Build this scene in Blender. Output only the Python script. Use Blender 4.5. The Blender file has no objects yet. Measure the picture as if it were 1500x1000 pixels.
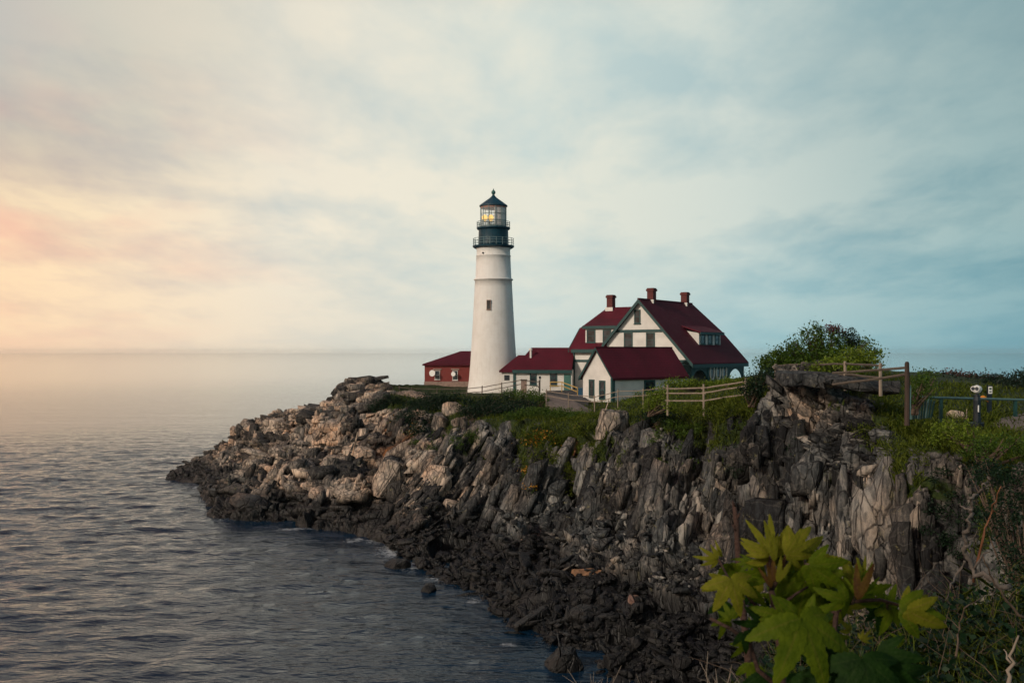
import bpy, bmesh, math, random
import numpy as np
from mathutils import Vector, Matrix, noise as mnoise
from mathutils.bvhtree import BVHTree

random.seed(7); RNG = np.random.default_rng(7)
F, HZ, CH = 1458.0, 515.0, 15.0          # focal length in photo pixels, horizon row, eye height (m)
scene = bpy.context.scene
col = scene.collection

def P(px, py, Y): return Vector(((px-750)/F*Y, Y, CH-(py-HZ)/F*Y))
def lin(c):
    c = c/255.0
    return c/12.92 if c <= .04045 else ((c+.055)/1.055)**2.4
def rgb(r, g, b): return (lin(r), lin(g), lin(b), 1.0)

# ------------------------------------------------------------------ materials
def new_mat(name):
    m = bpy.data.materials.new(name); m.use_nodes = True
    nt = m.node_tree; b = nt.nodes['Principled BSDF']
    return m, nt, b
def N(nt, t, **kw):
    n = nt.nodes.new(t)
    for k, v in kw.items():
        if k in n.inputs: n.inputs[k].default_value = v
        else: setattr(n, k, v)
    return n
def ramp(nt, fac, stops):
    r = nt.nodes.new('ShaderNodeValToRGB'); e = r.color_ramp.elements
    while len(e) < len(stops): e.new(0.5)
    for k, (p, c) in enumerate(stops):
        e[k].position = p; e[k].color = c if len(c) == 4 else (*c, 1)
    nt.links.new(fac, r.inputs[0]); return r.outputs[0]
def mixc(nt, fac, a, b, mode='MIX'):
    m = nt.nodes.new('ShaderNodeMix'); m.data_type = 'RGBA'; m.blend_type = mode
    for s, v in ((m.inputs[0], fac), (m.inputs[6], a), (m.inputs[7], b)):
        if hasattr(v, 'links'): nt.links.new(v, s)
        else: s.default_value = v
    return m.outputs[2]
def mathn(nt, op, a, b=0.5, c=None, clamp=False):
    m = nt.nodes.new('ShaderNodeMath'); m.operation = op; m.use_clamp = clamp
    for s, v in zip(m.inputs, (a, b, c)):
        if v is None: continue
        if hasattr(v, 'links'): nt.links.new(v, s)
        else: s.default_value = v
    return m.outputs[0]
def bump(nt, b, h, strength=.4, dist=.05):
    n = N(nt, 'ShaderNodeBump', Strength=strength, Distance=dist)
    nt.links.new(h, n.inputs['Height']); nt.links.new(n.outputs[0], b.inputs['Normal'])
    return n

def paint(name, c, var=.12, rough=.55, scale=3.0, bstr=.15, metal=0.0, streak=False):
    """plain painted or weathered surface with mottled colour and a little relief"""
    m, nt, b = new_mat(name)
    tc = N(nt, 'ShaderNodeTexCoord')
    mp = N(nt, 'ShaderNodeMapping'); nt.links.new(tc.outputs['Object'], mp.inputs[0])
    if streak: mp.inputs['Scale'].default_value = (2.2, 2.2, .35)
    n1 = N(nt, 'ShaderNodeTexNoise', Scale=scale, Detail=6.0, Roughness=.65); nt.links.new(mp.outputs[0], n1.inputs[0])
    n2 = N(nt, 'ShaderNodeTexNoise', Scale=scale*9, Detail=3.0); nt.links.new(tc.outputs['Object'], n2.inputs[0])
    lo = tuple(x*(1-var*2.2) for x in c[:3])+(1,); hi = tuple(min(1, x*(1+var)) for x in c[:3])+(1,)
    nt.links.new(ramp(nt, n1.outputs[0], [(.28, lo), (.5, c), (.75, hi)]), b.inputs['Base Color'])
    b.inputs['Roughness'].default_value = rough; b.inputs['Metallic'].default_value = metal
    bump(nt, b, n2.outputs[0], bstr, .02)
    return m

def shingle(name, c):
    m, nt, b = new_mat(name)
    tc = N(nt, 'ShaderNodeTexCoord')
    n1 = N(nt, 'ShaderNodeTexNoise', Scale=.5, Detail=5.0); nt.links.new(tc.outputs['Object'], n1.inputs[0])
    n2 = N(nt, 'ShaderNodeTexNoise', Scale=5.0, Detail=3.0); nt.links.new(tc.outputs['Object'], n2.inputs[0])
    sp = N(nt, 'ShaderNodeSeparateXYZ'); nt.links.new(tc.outputs['Object'], sp.inputs[0])
    saw = mathn(nt, 'FRACT', mathn(nt, 'MULTIPLY', sp.outputs[2], 4.2))
    lo = tuple(x*.7 for x in c[:3])+(1,); hi = tuple(min(1, x*1.3) for x in c[:3])+(1,)
    base = ramp(nt, n1.outputs[0], [(.3, lo), (.7, hi)])
    base = mixc(nt, .35, base, ramp(nt, n2.outputs[0], [(.35, lo), (.65, hi)]))
    base = mixc(nt, 1.0, base, ramp(nt, saw, [(0,(.62,.62,.62)),(.25,(1,1,1))]), 'MULTIPLY')
    nt.links.new(base, b.inputs['Base Color']); b.inputs['Roughness'].default_value = .75
    b.inputs['Specular IOR Level'].default_value = .25
    bump(nt, b, saw, .35, .05)
    return m

def clapboard(name, c):
    m, nt, b = new_mat(name)
    tc = N(nt, 'ShaderNodeTexCoord')
    sp = N(nt, 'ShaderNodeSeparateXYZ'); nt.links.new(tc.outputs['Object'], sp.inputs[0])
    saw = mathn(nt, 'FRACT', mathn(nt, 'MULTIPLY', sp.outputs[2], 7.0))
    n1 = N(nt, 'ShaderNodeTexNoise', Scale=.9, Detail=6.0); nt.links.new(tc.outputs['Object'], n1.inputs[0])
    lo = tuple(x*.82 for x in c[:3])+(1,)
    nt.links.new(ramp(nt, n1.outputs[0], [(.3, lo), (.6, c)]), b.inputs['Base Color'])
    b.inputs['Roughness'].default_value = .6
    bump(nt, b, saw, .3, .03)
    return m

def brick(name, c1, c2, mortar, sc=2.2):
    m, nt, b = new_mat(name)
    tc = N(nt, 'ShaderNodeTexCoord')
    mp = N(nt, 'ShaderNodeMapping'); nt.links.new(tc.outputs['Object'], mp.inputs[0])
    mp.inputs['Rotation'].default_value = (math.radians(90), 0, 0)
    bt = N(nt, 'ShaderNodeTexBrick', Color1=c1, Color2=c2, Mortar=mortar, Scale=sc); nt.links.new(mp.outputs[0], bt.inputs[0])
    n1 = N(nt, 'ShaderNodeTexNoise', Scale=1.2, Detail=5.0); nt.links.new(tc.outputs['Object'], n1.inputs[0])
    nt.links.new(mixc(nt, .5, bt.outputs[0], ramp(nt, n1.outputs[0], [(.3, tuple(x*.6 for x in c1[:3])), (.7, c2)])), b.inputs['Base Color'])
    b.inputs['Roughness'].default_value = .85
    return m

def tower_white():
    m, nt, b = new_mat('whitewashed_stone')
    tc = N(nt, 'ShaderNodeTexCoord')
    sp = N(nt, 'ShaderNodeSeparateXYZ'); nt.links.new(tc.outputs['Object'], sp.inputs[0])
    ang = mathn(nt, 'ARCTAN2', sp.outputs[1], sp.outputs[0])
    cb = N(nt, 'ShaderNodeCombineXYZ'); nt.links.new(mathn(nt, 'MULTIPLY', ang, 2.6), cb.inputs[0]); nt.links.new(sp.outputs[2], cb.inputs[1])
    bt = N(nt, 'ShaderNodeTexBrick', Color1=(1, 1, 1, 1), Color2=(.8, .8, .8, 1), Mortar=(0, 0, 0, 1), Scale=1.5)
    bt.inputs['Mortar Size'].default_value = .02; bt.inputs['Mortar Smooth'].default_value = .6
    nt.links.new(cb.outputs[0], bt.inputs[0])
    n1 = N(nt, 'ShaderNodeTexNoise', Scale=.6, Detail=8.0, Roughness=.7); nt.links.new(tc.outputs['Object'], n1.inputs[0])
    mp = N(nt, 'ShaderNodeMapping'); mp.inputs['Scale'].default_value = (3, 3, .25); nt.links.new(tc.outputs['Object'], mp.inputs[0])
    n2 = N(nt, 'ShaderNodeTexNoise', Scale=1.5, Detail=5.0); nt.links.new(mp.outputs[0], n2.inputs[0])
    base = ramp(nt, n1.outputs[0], [(.3, (.79, .76, .71)), (.55, (.88, .86, .82)), (.8, (.90, .885, .85))])
    base = mixc(nt, mathn(nt, 'MULTIPLY', ramp(nt, n2.outputs[0], [(.5, (0, 0, 0)), (.72, (1, 1, 1))]), .16), base, (.50, .44, .37, 1))
    base = mixc(nt, .10, base, bt.outputs[0], 'MULTIPLY')
    nt.links.new(base, b.inputs['Base Color']); b.inputs['Roughness'].default_value = .75
    nb = N(nt, 'ShaderNodeTexNoise', Scale=4.0, Detail=5.0); nt.links.new(tc.outputs['Object'], nb.inputs[0])
    h = mathn(nt, 'ADD', mathn(nt, 'MULTIPLY', bt.outputs[0], .6), nb.outputs[0])
    bump(nt, b, h, .5, .06)
    return m

def rock_mat(name, wetline=True):
    m, nt, b = new_mat(name)
    geo = N(nt, 'ShaderNodeNewGeometry'); tc = N(nt, 'ShaderNodeTexCoord')
    pos = geo.outputs['Position']
    tint = N(nt, 'ShaderNodeAttribute', attribute_name='tint')
    veg = N(nt, 'ShaderNodeAttribute', attribute_name='veg')
    och = N(nt, 'ShaderNodeAttribute', attribute_name='ochre')
    pale = N(nt, 'ShaderNodeAttribute', attribute_name='pale')
    mp = N(nt, 'ShaderNodeMapping'); mp.inputs['Scale'].default_value = (1.6, 1.6, .45); mp.inputs['Rotation'].default_value = (0, math.radians(-10), 0)
    nt.links.new(pos, mp.inputs[0])
    n1 = N(nt, 'ShaderNodeTexNoise', Scale=.9, Detail=9.0, Roughness=.72); nt.links.new(mp.outputs[0], n1.inputs[0])
    n2 = N(nt, 'ShaderNodeTexNoise', Scale=.35, Detail=4.0); nt.links.new(pos, n2.inputs[0])
    mp3 = N(nt, 'ShaderNodeMapping'); mp3.inputs['Scale'].default_value = (1.3, 1.3, .5); nt.links.new(pos, mp3.inputs[0])
    n3 = N(nt, 'ShaderNodeTexNoise', Scale=3.6, Detail=8.0, Roughness=.75); nt.links.new(mp3.outputs[0], n3.inputs[0])
    g = mathn(nt, 'ADD', mathn(nt, 'MULTIPLY', n1.outputs[0], .75), mathn(nt, 'MULTIPLY', tint.outputs['Fac'], .55))
    g = mathn(nt,'ADD', g, mathn(nt,'MULTIPLY', mathn(nt,'SUBTRACT', n3.outputs[0], .5), .95))
    base = ramp(nt, g, [(.34, (.006, .007, .009)), (.50, (.022, .026, .029)), (.64, (.062, .068, .070)), (.80, (.17, .172, .165)), (.97, (.36, .345, .31))])
    # rusty and pale banding of the schist
    warm = ramp(nt, n2.outputs[0], [(.44, (0, 0, 0)), (.66, (1, 1, 1))])
    base = mixc(nt, mathn(nt, 'MULTIPLY', warm, .55), base, mixc(nt, 1.0, base, (1.28, .92, .68, 1), 'MULTIPLY'))
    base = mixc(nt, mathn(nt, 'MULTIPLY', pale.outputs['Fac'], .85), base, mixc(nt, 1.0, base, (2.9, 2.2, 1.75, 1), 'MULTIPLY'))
    # thin joints and pale quartz veins
    def joints(scale, sx, sz, w0, w1, wob):
        mj = N(nt, 'ShaderNodeMapping'); mj.inputs['Scale'].default_value = (sx, sx, sz); mj.inputs['Rotation'].default_value = (0, math.radians(-12), 0); nt.links.new(pos, mj.inputs[0])
        nj = N(nt, 'ShaderNodeTexNoise', Scale=1.1, Detail=4.0); nt.links.new(pos, nj.inputs[0])
        ad = N(nt, 'ShaderNodeVectorMath', operation='MULTIPLY_ADD'); nt.links.new(nj.outputs['Color'], ad.inputs[0]); ad.inputs[1].default_value = (wob,)*3; nt.links.new(mj.outputs[0], ad.inputs[2])
        vj = N(nt, 'ShaderNodeTexVoronoi', Scale=scale); vj.feature = 'DISTANCE_TO_EDGE'; nt.links.new(ad.outputs[0], vj.inputs['Vector'])
        return ramp(nt, vj.outputs['Distance'], [(w0, (1, 1, 1)), (w1, (0, 0, 0))])
    j1 = joints(1.5, 1.2, .32, .0, .07, .35); j2 = joints(.8, .6, 1.5, .0, .035, .8)
    base = mixc(nt, mathn(nt, 'MULTIPLY', j1, .8), base, mixc(nt, 1.0, base, (.25, .25, .26, 1), 'MULTIPLY'))
    base = mixc(nt, mathn(nt, 'MULTIPLY', j2, .14), base, (.30, .28, .25, 1))
    # yellow-green lichen specks
    lv = N(nt, 'ShaderNodeTexNoise', Scale=1.7, Detail=7.0, Roughness=.75); nt.links.new(pos, lv.inputs[0])
    lich = ramp(nt, lv.outputs[0], [(.60, (0, 0, 0)), (.66, (1, 1, 1))])
    base = mixc(nt, mathn(nt, 'MULTIPLY', lich, .45), base, (.30, .27, .13, 1))
    base = mixc(nt, och.outputs['Fac'], base, ramp(nt, n3.outputs[0], [(.35, (.16, .045, .012)), (.65, (.42, .16, .03))]))
    # grass and moss
    gcol = ramp(nt, n3.outputs[0], [(.3, (.007, .014, .003)), (.5, (.022, .038, .006)), (.68, (.052, .078, .010)), (.8, (.09, .08, .028))])
    vm = mathn(nt, 'ADD', mathn(nt, 'MULTIPLY', veg.outputs['Fac'], 1.6), mathn(nt, 'SUBTRACT', mathn(nt, 'MULTIPLY', n3.outputs[0], .9), .85))
    vm = ramp(nt, vm, [(.3, (0, 0, 0)), (.5, (1, 1, 1))])
    base = mixc(nt, vm, base, gcol)
    rough = .8
    # weed-black tide zone
    sp = N(nt, 'ShaderNodeSeparateXYZ'); nt.links.new(pos, sp.inputs[0])
    zz = mathn(nt, 'ADD', sp.outputs[2], mathn(nt, 'MULTIPLY', n1.outputs[0], -2.6))
    wet = ramp(nt, mathn(nt, 'ADD', mathn(nt, 'MULTIPLY', zz, .3), .35), [(.50, (1, 1, 1)), (.74, (0, 0, 0))])
    base = mixc(nt, mathn(nt, 'MULTIPLY', wet, .97), base, mixc(nt, tint.outputs['Fac'], (.003, .0035, .004, 1), (.020, .0195, .019, 1)))
    nt.links.new(base, b.inputs['Base Color'])
    nt.links.new(ramp(nt, wet, [(0, (.85,)*3), (1, (.42,)*3)]), b.inputs['Roughness'])
    b.inputs['Specular IOR Level'].default_value = .35
    h = mathn(nt, 'ADD', n1.outputs[0], mathn(nt, 'MULTIPLY', n3.outputs[0], .5))
    h = mathn(nt, 'SUBTRACT', h, mathn(nt, 'MULTIPLY', j1, .5))
    bump(nt, b, h, .9, .18)
    return m

def leaf_mat(name, dark, light, sss=True, rough=.55, gloss=.25):
    m, nt, b = new_mat(name)
    geo = N(nt, 'ShaderNodeNewGeometry')
    n1 = N(nt, 'ShaderNodeTexNoise', Scale=1.3, Detail=3.0); nt.links.new(geo.outputs['Position'], n1.inputs[0])
    f = mathn(nt, 'ADD', mathn(nt, 'MULTIPLY', geo.outputs['Random Per Island'], .55), mathn(nt, 'MULTIPLY', n1.outputs[0], .5))
    c = ramp(nt, f, [(.2, dark), (.8, light)])
    nt.links.new(c, b.inputs['Base Color']); b.inputs['Roughness'].default_value = rough
    b.inputs['Specular IOR Level'].default_value = gloss
    tr = N(nt, 'ShaderNodeBsdfTranslucent'); nt.links.new(c, tr.inputs[0])
    ms = N(nt, 'ShaderNodeMixShader', Fac=.3)
    out = nt.nodes['Material Output']
    nt.links.new(b.outputs[0], ms.inputs[1]); nt.links.new(tr.outputs[0], ms.inputs[2]); nt.links.new(ms.outputs[0], out.inputs[0])
    return m

def glass_dark(name, c=(.015, .02, .025, 1)):
    m, nt, b = new_mat(name)
    tc = N(nt, 'ShaderNodeTexCoord'); n = N(nt, 'ShaderNodeTexNoise', Scale=1.5); nt.links.new(tc.outputs['Object'], n.inputs[0])
    nt.links.new(ramp(nt, n.outputs[0], [(.4, c), (.65, tuple(x*3 for x in c[:3]))]), b.inputs['Base Color'])
    b.inputs['Roughness'].default_value = .08
    return m

M = {}
M['white'] = clapboard('white_clapboard', (.80, .775, .73, 1))
M['trim_white'] = paint('white_trim', (.78, .76, .71, 1), .05)
M['teal'] = paint('green_trim', (.010, .058, .060, 1), .15)
M['teal_door'] = paint('green_door', (.05, .16, .135, 1), .1)
M['roof'] = shingle('red_shingle', (.092, .0085, .019, 1))
M['chimney'] = brick('chimney_brick', (.16, .035, .03, 1), (.11, .022, .022, 1), (.12, .07, .06, 1), 3)
M['redbrick'] = brick('red_brick', (.27, .042, .034, 1), (.20, .030, .027, 1), (.20, .085, .07, 1), 2.6)
M['stone_base'] = paint('stone_foundation', (.30, .21, .17, 1), .2, .85)
M['tower'] = tower_white()
M['iron'] = paint('dark_teal_iron', (.001, .042, .070, 1), .2, .45)
M['iron_grey'] = paint('pale_iron_rail', (.16, .24, .25, 1), .2, .5)
M['glass'] = glass_dark('window_glass')
M['copper'] = paint('verdigris', (.035, .13, .12, 1), .25, .5)
M['wood'] = paint('weathered_rail_wood', (.27, .215, .165, 1), .22, .8, 2.0, .3, streak=True)
M['wood_dark'] = paint('dark_post_wood', (.055, .035, .026, 1), .25, .85, 2.0, .3, streak=True)
M['wood_grey'] = paint('grey_fence_wood', (.10, .08, .062, 1), .25, .85, 2.0, .3)
M['metal_green'] = paint('green_metal', (.012, .055, .05, 1), .2, .45)
M['metal_rail'] = paint('pale_green_rail', (.09, .17, .165, 1), .15, .4)
M['white_metal'] = paint('white_enamel', (.80, .80, .78, 1), .06, .35)
M['black_metal'] = paint('dark_blue_metal', (.008, .016, .024, 1), .15, .45)
M['orange'] = paint('orange_paint', (.55, .20, .02, 1), .15)
M['yellow'] = paint('yellow_paint', (.50, .33, .09, 1), .15)
M['blue'] = paint('blue_plastic', (.02, .09, .17, 1), .15, .4)
M['asphalt'] = paint('asphalt', (.05, .05, .052, 1), .2, .9, 2.0, .4)
M['gravel'] = paint('gravel', (.16, .13, .115, 1), .25, .95, 4.0, .6)
M['rock'] = rock_mat('schist_rock')
M['bark'] = paint('dead_grey_bark', (.12, .10, .085, 1), .35, .9, 6.0, .6)
M['stem_red'] = paint('red_brown_stem', (.045, .020, .013, 1), .3, .8, 14.0, .4)
M['twig'] = paint('dry_twig', (.10, .068, .045, 1), .35, .9, 6.0, .3)
M['dryred'] = leaf_mat('dry_red_bloom', (.05, .012, .016), (.13, .03, .035))
M['juniper'] = leaf_mat('juniper_leaf', (.004, .013, .007), (.016, .042, .017))
M['shrub'] = leaf_mat('shrub_leaf', (.020, .050, .006), (.085, .15, .015))
M['bright'] = leaf_mat('spring_leaf', (.055, .10, .008), (.19, .26, .022))
M['grassblade'] = leaf_mat('grass_blade', (.030, .056, .005), (.135, .165, .022), gloss=.1)
M['hedge'] = leaf_mat('dark_hedge_leaf', (.006, .015, .010), (.020, .042, .022))
M['rustleaf'] = leaf_mat('rusty_scrub_leaf', (.05, .018, .012), (.12, .05, .035))
M['flower'] = leaf_mat('yellow_orange_bloom', (.22, .09, .008), (.48, .24, .02))
M['undergrowth'] = leaf_mat('undergrowth_leaf', (.004, .014, .008), (.016, .045, .016))

# ------------------------------------------------------------------ object helpers
def link_mesh(name, me, m, parent=None):
    o = bpy.data.objects.new(name, me); col.objects.link(o)
    if m is not None and len(me.materials) == 0: me.materials.append(m)
    if parent: o.parent = parent
    return o
def tag(o, label=None, cat=None, group=None, kind=None):
    if label: o['label'] = label
    if cat: o['category'] = cat
    if group: o['group'] = group
    if kind: o['kind'] = kind
    return o
def empty(name, loc, rz=0.0, label=None, cat=None, group=None):
    o = bpy.data.objects.new(name, None); col.objects.link(o); o.empty_display_size = .3
    o.location = loc; o.rotation_euler = (0, 0, rz)
    return tag(o, label, cat, group)
class MB:
    def __init__(s): s.v = []; s.f = []
    def add(s, vs, fs):
        k = len(s.v); s.v += [tuple(v) for v in vs]; s.f += [tuple(i+k for i in f) for f in fs]; return s
    def box(s, a, b):
        x0, y0, z0 = a; x1, y1, z1 = b
        return s.add([(x0,y0,z0),(x1,y0,z0),(x1,y1,z0),(x0,y1,z0),(x0,y0,z1),(x1,y0,z1),(x1,y1,z1),(x0,y1,z1)],
                     [(0,3,2,1),(4,5,6,7),(0,1,5,4),(1,2,6,5),(2,3,7,6),(3,0,4,7)])
    def prism(s, poly, d):
        n = len(poly); d = Vector(d); q = [Vector(p) for p in poly]
        return s.add(q+[p+d for p in q], [tuple(range(n-1,-1,-1)), tuple(range(n,2*n))]+[(i,(i+1)%n,n+(i+1)%n,n+i) for i in range(n)])
    def beam(s, p0, p1, w, h=None):
        p0 = Vector(p0); p1 = Vector(p1); h = h or w; d = (p1-p0).normalized()
        up = Vector((0,0,1)) if abs(d.z) < .95 else Vector((0,1,0))
        a = d.cross(up).normalized()*w/2; b = a.cross(d).normalized()*h/2
        vs = [p0-a-b, p0+a-b, p0+a+b, p0-a+b, p1-a-b, p1+a-b, p1+a+b, p1-a+b]
        return s.add(vs, [(0,3,2,1),(4,5,6,7),(0,1,5,4),(1,2,6,5),(2,3,7,6),(3,0,4,7)])
    def tube(s, pts, rs, n=7):
        pts = [Vector(p) for p in pts]
        if not hasattr(rs, '__len__'): rs = [rs]*len(pts)
        vs = []; fs = []
        for i, p in enumerate(pts):
            d = (pts[min(i+1,len(pts)-1)]-pts[max(i-1,0)]).normalized()
            up = Vector((0,0,1)) if abs(d.z) < .9 else Vector((1,0,0))
            a = d.cross(up).normalized(); b = a.cross(d)
            for k in range(n):
                t = 2*math.pi*k/n; vs.append(p+(a*math.cos(t)+b*math.sin(t))*rs[i])
        for i in range(len(pts)-1):
            for k in range(n):
                fs.append((i*n+k, i*n+(k+1)%n, (i+1)*n+(k+1)%n, (i+1)*n+k))
        fs.append(tuple(range(n-1,-1,-1))); fs.append(tuple(range((len(pts)-1)*n, len(pts)*n)))
        return s.add(vs, fs)
    def lathe(s, prof, n=48, c=(0,0,0)):
        vs = []; fs = []
        for r, z in prof:
            for k in range(n):
                t = 2*math.pi*k/n; vs.append((c[0]+r*math.cos(t), c[1]+r*math.sin(t), c[2]+z))
        for i in range(len(prof)-1):
            for k in range(n): fs.append((i*n+k, i*n+(k+1)%n, (i+1)*n+(k+1)%n, (i+1)*n+k))
        fs.append(tuple(range(n-1,-1,-1))); fs.append(tuple(range((len(prof)-1)*n, len(prof)*n)))
        return s.add(vs, fs)
    def ring(s, r, z, rad, n=40):
        pts = [(r*math.cos(2*math.pi*k/n), r*math.sin(2*math.pi*k/n), z) for k in range(n+1)]
        return s.tube(pts, rad, 5)
    def build(s, name, m, parent=None, smooth=False):
        me = bpy.data.meshes.new(name); me.from_pydata([tuple(v) for v in s.v], [], s.f); me.update()
        bm = bmesh.new(); bm.from_mesh(me); bmesh.ops.recalc_face_normals(bm, faces=bm.faces); bm.to_mesh(me); bm.free()
        if smooth: me.polygons.foreach_set('use_smooth', [True]*len(me.polygons))
        return link_mesh(name, me, m, parent)

def np_mesh(name, V, Fq):
    """fast mesh from arrays; Fq (n,k)"""
    me = bpy.data.meshes.new(name); n, k = Fq.shape
    me.vertices.add(len(V)); me.vertices.foreach_set('co', V.astype(np.float32).ravel())
    me.loops.add(n*k); me.loops.foreach_set('vertex_index', Fq.astype(np.int32).ravel())
    me.polygons.add(n); me.polygons.foreach_set('loop_start', np.arange(0, n*k, k, dtype=np.int32))
    me.update(calc_edges=True); me.validate(); return me

# ------------------------------------------------------------------ array noise
def hsh(ix, iy, iz, seed):
    h = (ix.astype(np.int64)*374761393 + iy.astype(np.int64)*668265263 + iz.astype(np.int64)*2147483647 + seed*974711) & 0xFFFFFFFF
    h = ((h ^ (h >> 13))*1274126177) & 0xFFFFFFFF
    h = ((h ^ (h >> 16))*2246822519) & 0xFFFFFFFF
    return ((h ^ (h >> 15)) & 0xFFFFFF)/float(0xFFFFFF)
def vnoise(p, seed=0):
    i = np.floor(p).astype(np.int64); f = p-i; u = f*f*f*(f*(f*6-15)+10); r = 0
    for dx in (0,1):
        for dy in (0,1):
            for dz in (0,1):
                w = (u[:,0] if dx else 1-u[:,0])*(u[:,1] if dy else 1-u[:,1])*(u[:,2] if dz else 1-u[:,2])
                r = r + w*hsh(i[:,0]+dx, i[:,1]+dy, i[:,2]+dz, seed)
    return r
def fbm(p, o=4, seed=0, g=.5):
    r = 0; a = 1; t = 0
    for k in range(o): r = r+a*vnoise(p*2.0**k+17.3*k, seed+k); t += a; a *= g
    return r/t
def voro(p, seed=0):
    i = np.floor(p).astype(np.int64); n = len(p)
    f1 = np.full(n, 9.); f2 = np.full(n, 9.); best = np.zeros((n,3)); cid = np.zeros((n,3), np.int64)
    for dx in (-1,0,1):
        for dy in (-1,0,1):
            for dz in (-1,0,1):
                c = i+np.array((dx,dy,dz))
                q = c+np.stack([hsh(c[:,0],c[:,1],c[:,2],seed+k) for k in (1,2,3)], 1)
                d = np.linalg.norm(p-q, axis=1)
                m = d < f1
                f2 = np.where(m, f1, np.minimum(f2, d)); f1 = np.where(m, d, f1)
                best[m] = q[m]; cid[m] = c[m]
    R = np.stack([hsh(cid[:,0],cid[:,1],cid[:,2],seed+10+k) for k in range(4)], 1)
    return f1, f2, best, R
def sstep(a, b, x):
    t = np.clip((x-a)/(b-a), 0, 1); return t*t*(3-2*t)

# ------------------------------------------------------------------ headland terrain
# stations along the cove from the low tip (far left) round to the near bank (right): waterline, base, two face points, edge, inland, crest
ST = [
 [(240,701,117),(243,697,118),(246,694,119),(249,692.5,119.6),(252,691,120.2),(254,691,121),(256,693,122.5)],
 [(285,707,114),(287,698,115),(290,684,117),(293,674,118.5),(297,666,119.5),(300,666,120.5),(302,670,123)],
 [(300,728,103),(312,712,105),(325,690,110),(332,665,116),(340,644,119),(345,644,121),(348,648,124)],
 [(316,758,90),(345,718,94),(372,697,104),(385,656,113),(385,615,118.5),(395,613,121),(398,617,124)],
 [(380,766,87),(400,735,90),(412,708,98),(425,650,110),(430,614,117),(440,603,120),(445,607,124)],
 [(455,773,85),(455,748,88),(457,702,93),(462,655,104),(468,612,114),(478,595,119),(485,590,125)],
 [(545,787,80.5),(545,762,84),(545,694,91),(545,642,101),(545,600,111),(535,575,118),(530,571,126)],
 [(600,818,72.2),(625,762,80),(625,694,86),(625,645,92),(625,612,101),(625,585,113),(620,567,134)],
 [(655,852,64.9),(700,764,76),(700,704,80),(700,655,83),(700,618,89),(700,588,106),(700,567,136)],
 [(700,878,60.3),(785,767,72),(785,704,75),(785,655,77),(785,620,82),(790,600,98),(790,567,136)],
 [(765,925,53.3),(855,777,67),(860,712,70),(860,652,72),(862,617,75),(865,608,84),(870,567,132)],
 [(838,953,50),(940,802,61),(945,722,64),(950,652,66),(955,612,69),(960,603,78),(960,561,126)],
 [(905,985,46.5),(1030,842,54.5),(1035,742,57),(1040,654,59),(1045,600,61),(1050,591,66),(1050,559,124)],
 [(975,1008,44.3),(1105,882,49.5),(1110,762,51.5),(1115,654,53.5),(1118,592,55.5),(1125,575,62),(1150,546,102)],
 [(1015,1026,42.8),(1160,905,47),(1165,770,49),(1170,650,50.5),(1176,566,51.6),(1182,553,58),(1200,546,92)],
 [(1015,1050,40.9),(1225,932,44.5),(1230,772,46.5),(1238,665,47.5),(1246,582,49.4),(1252,556,57),(1252,546,85)],
 [(1060,1090,38),(1330,982,40),(1330,802,42),(1330,702,43),(1335,652,43.5),(1340,614,47),(1345,548,75)],
 [(1100,1180,32.9),(1420,1052,35),(1420,852,36),(1425,732,37),(1430,672,37.5),(1435,632,43),(1440,557,75)],
 [(1150,1350,26.2),(1540,1202,28),(1545,902,29),(1550,762,30),(1560,692,31),(1560,628,42),(1560,562,75)],
 [(1400,2000,14.7),(2100,1500,18),(2100,1000,18),(2100,820,18),(2100,700,18),(2600,640,30),(2600,570,75)],
]
nst = len(ST)
ctrl = np.zeros((nst, 9, 3))
for i, row in enumerate(ST):
    pts = [P(*q) for q in row]
    w = pts[0]; b = pts[1]
    dr = Vector((w.x-b.x, w.y-b.y, 0)); dr = dr.normalized() if dr.length > .1 else Vector((-.5,-.8,0))
    if i == 0: dr = Vector((-.9,-.3,0))
    u = Vector((w.x, w.y, 0))+dr*4.5; u.z = -2.2
    k = pts[-1]; r = k+Vector((-2 if i < 2 else 0, 11 if i > 2 else 5, 0)); r.z = -2
    for j, q in enumerate([u]+pts+[r]): ctrl[i, j] = q
ctrl[:, 1, 2] = 0
def catmull(A, t):
    n = len(A); i = np.clip(np.floor(t).astype(int), 0, n-2); f = (t-i)
    sh = (-1,)+(1,)*(A.ndim-1); f = f.reshape(sh)
    p0 = A[np.clip(i-1,0,n-1)]; p1 = A[i]; p2 = A[i+1]; p3 = A[np.clip(i+2,0,n-1)]
    return .5*((2*p1)+(-p0+p2)*f+(2*p0-5*p1+4*p2-p3)*f**2+(-p0+3*p1-3*p2+p3)*f**3)
# even spacing along the coast, measured on the mid-face line
tt = np.linspace(0, nst-1, 4000); mid = catmull(ctrl[:, 3], tt)
L = np.concatenate([[0], np.cumsum(np.linalg.norm(np.diff(mid, axis=0), axis=1))])
NS = 980
ts = np.interp(np.linspace(0, L[-1], NS), L, tt); sl = np.linspace(0, L[-1], NS)
C = catmull(ctrl, ts)                                            # NS x 9 x 3
segs = [12, 44, 44, 44, 44, 40, 46, 14]
tj = np.concatenate([np.linspace(j, j+1, s, endpoint=False) for j, s in enumerate(segs)]+[[8.0]])
NT = len(tj)
G = catmull(C.transpose(1,0,2), tj)*.45
Lp = np.stack([np.array([np.interp(tj, np.arange(9), C[s,:,k]) for s in range(NS)]).T for k in range(3)], -1)
G = (G+.55*Lp).transpose(1,0,2)                                   # NS x NT x 3, a blend of smooth and straight profiles
TJ = np.broadcast_to(tj, (NS,NT)).ravel(); SS = np.repeat(ts, NT)
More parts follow.
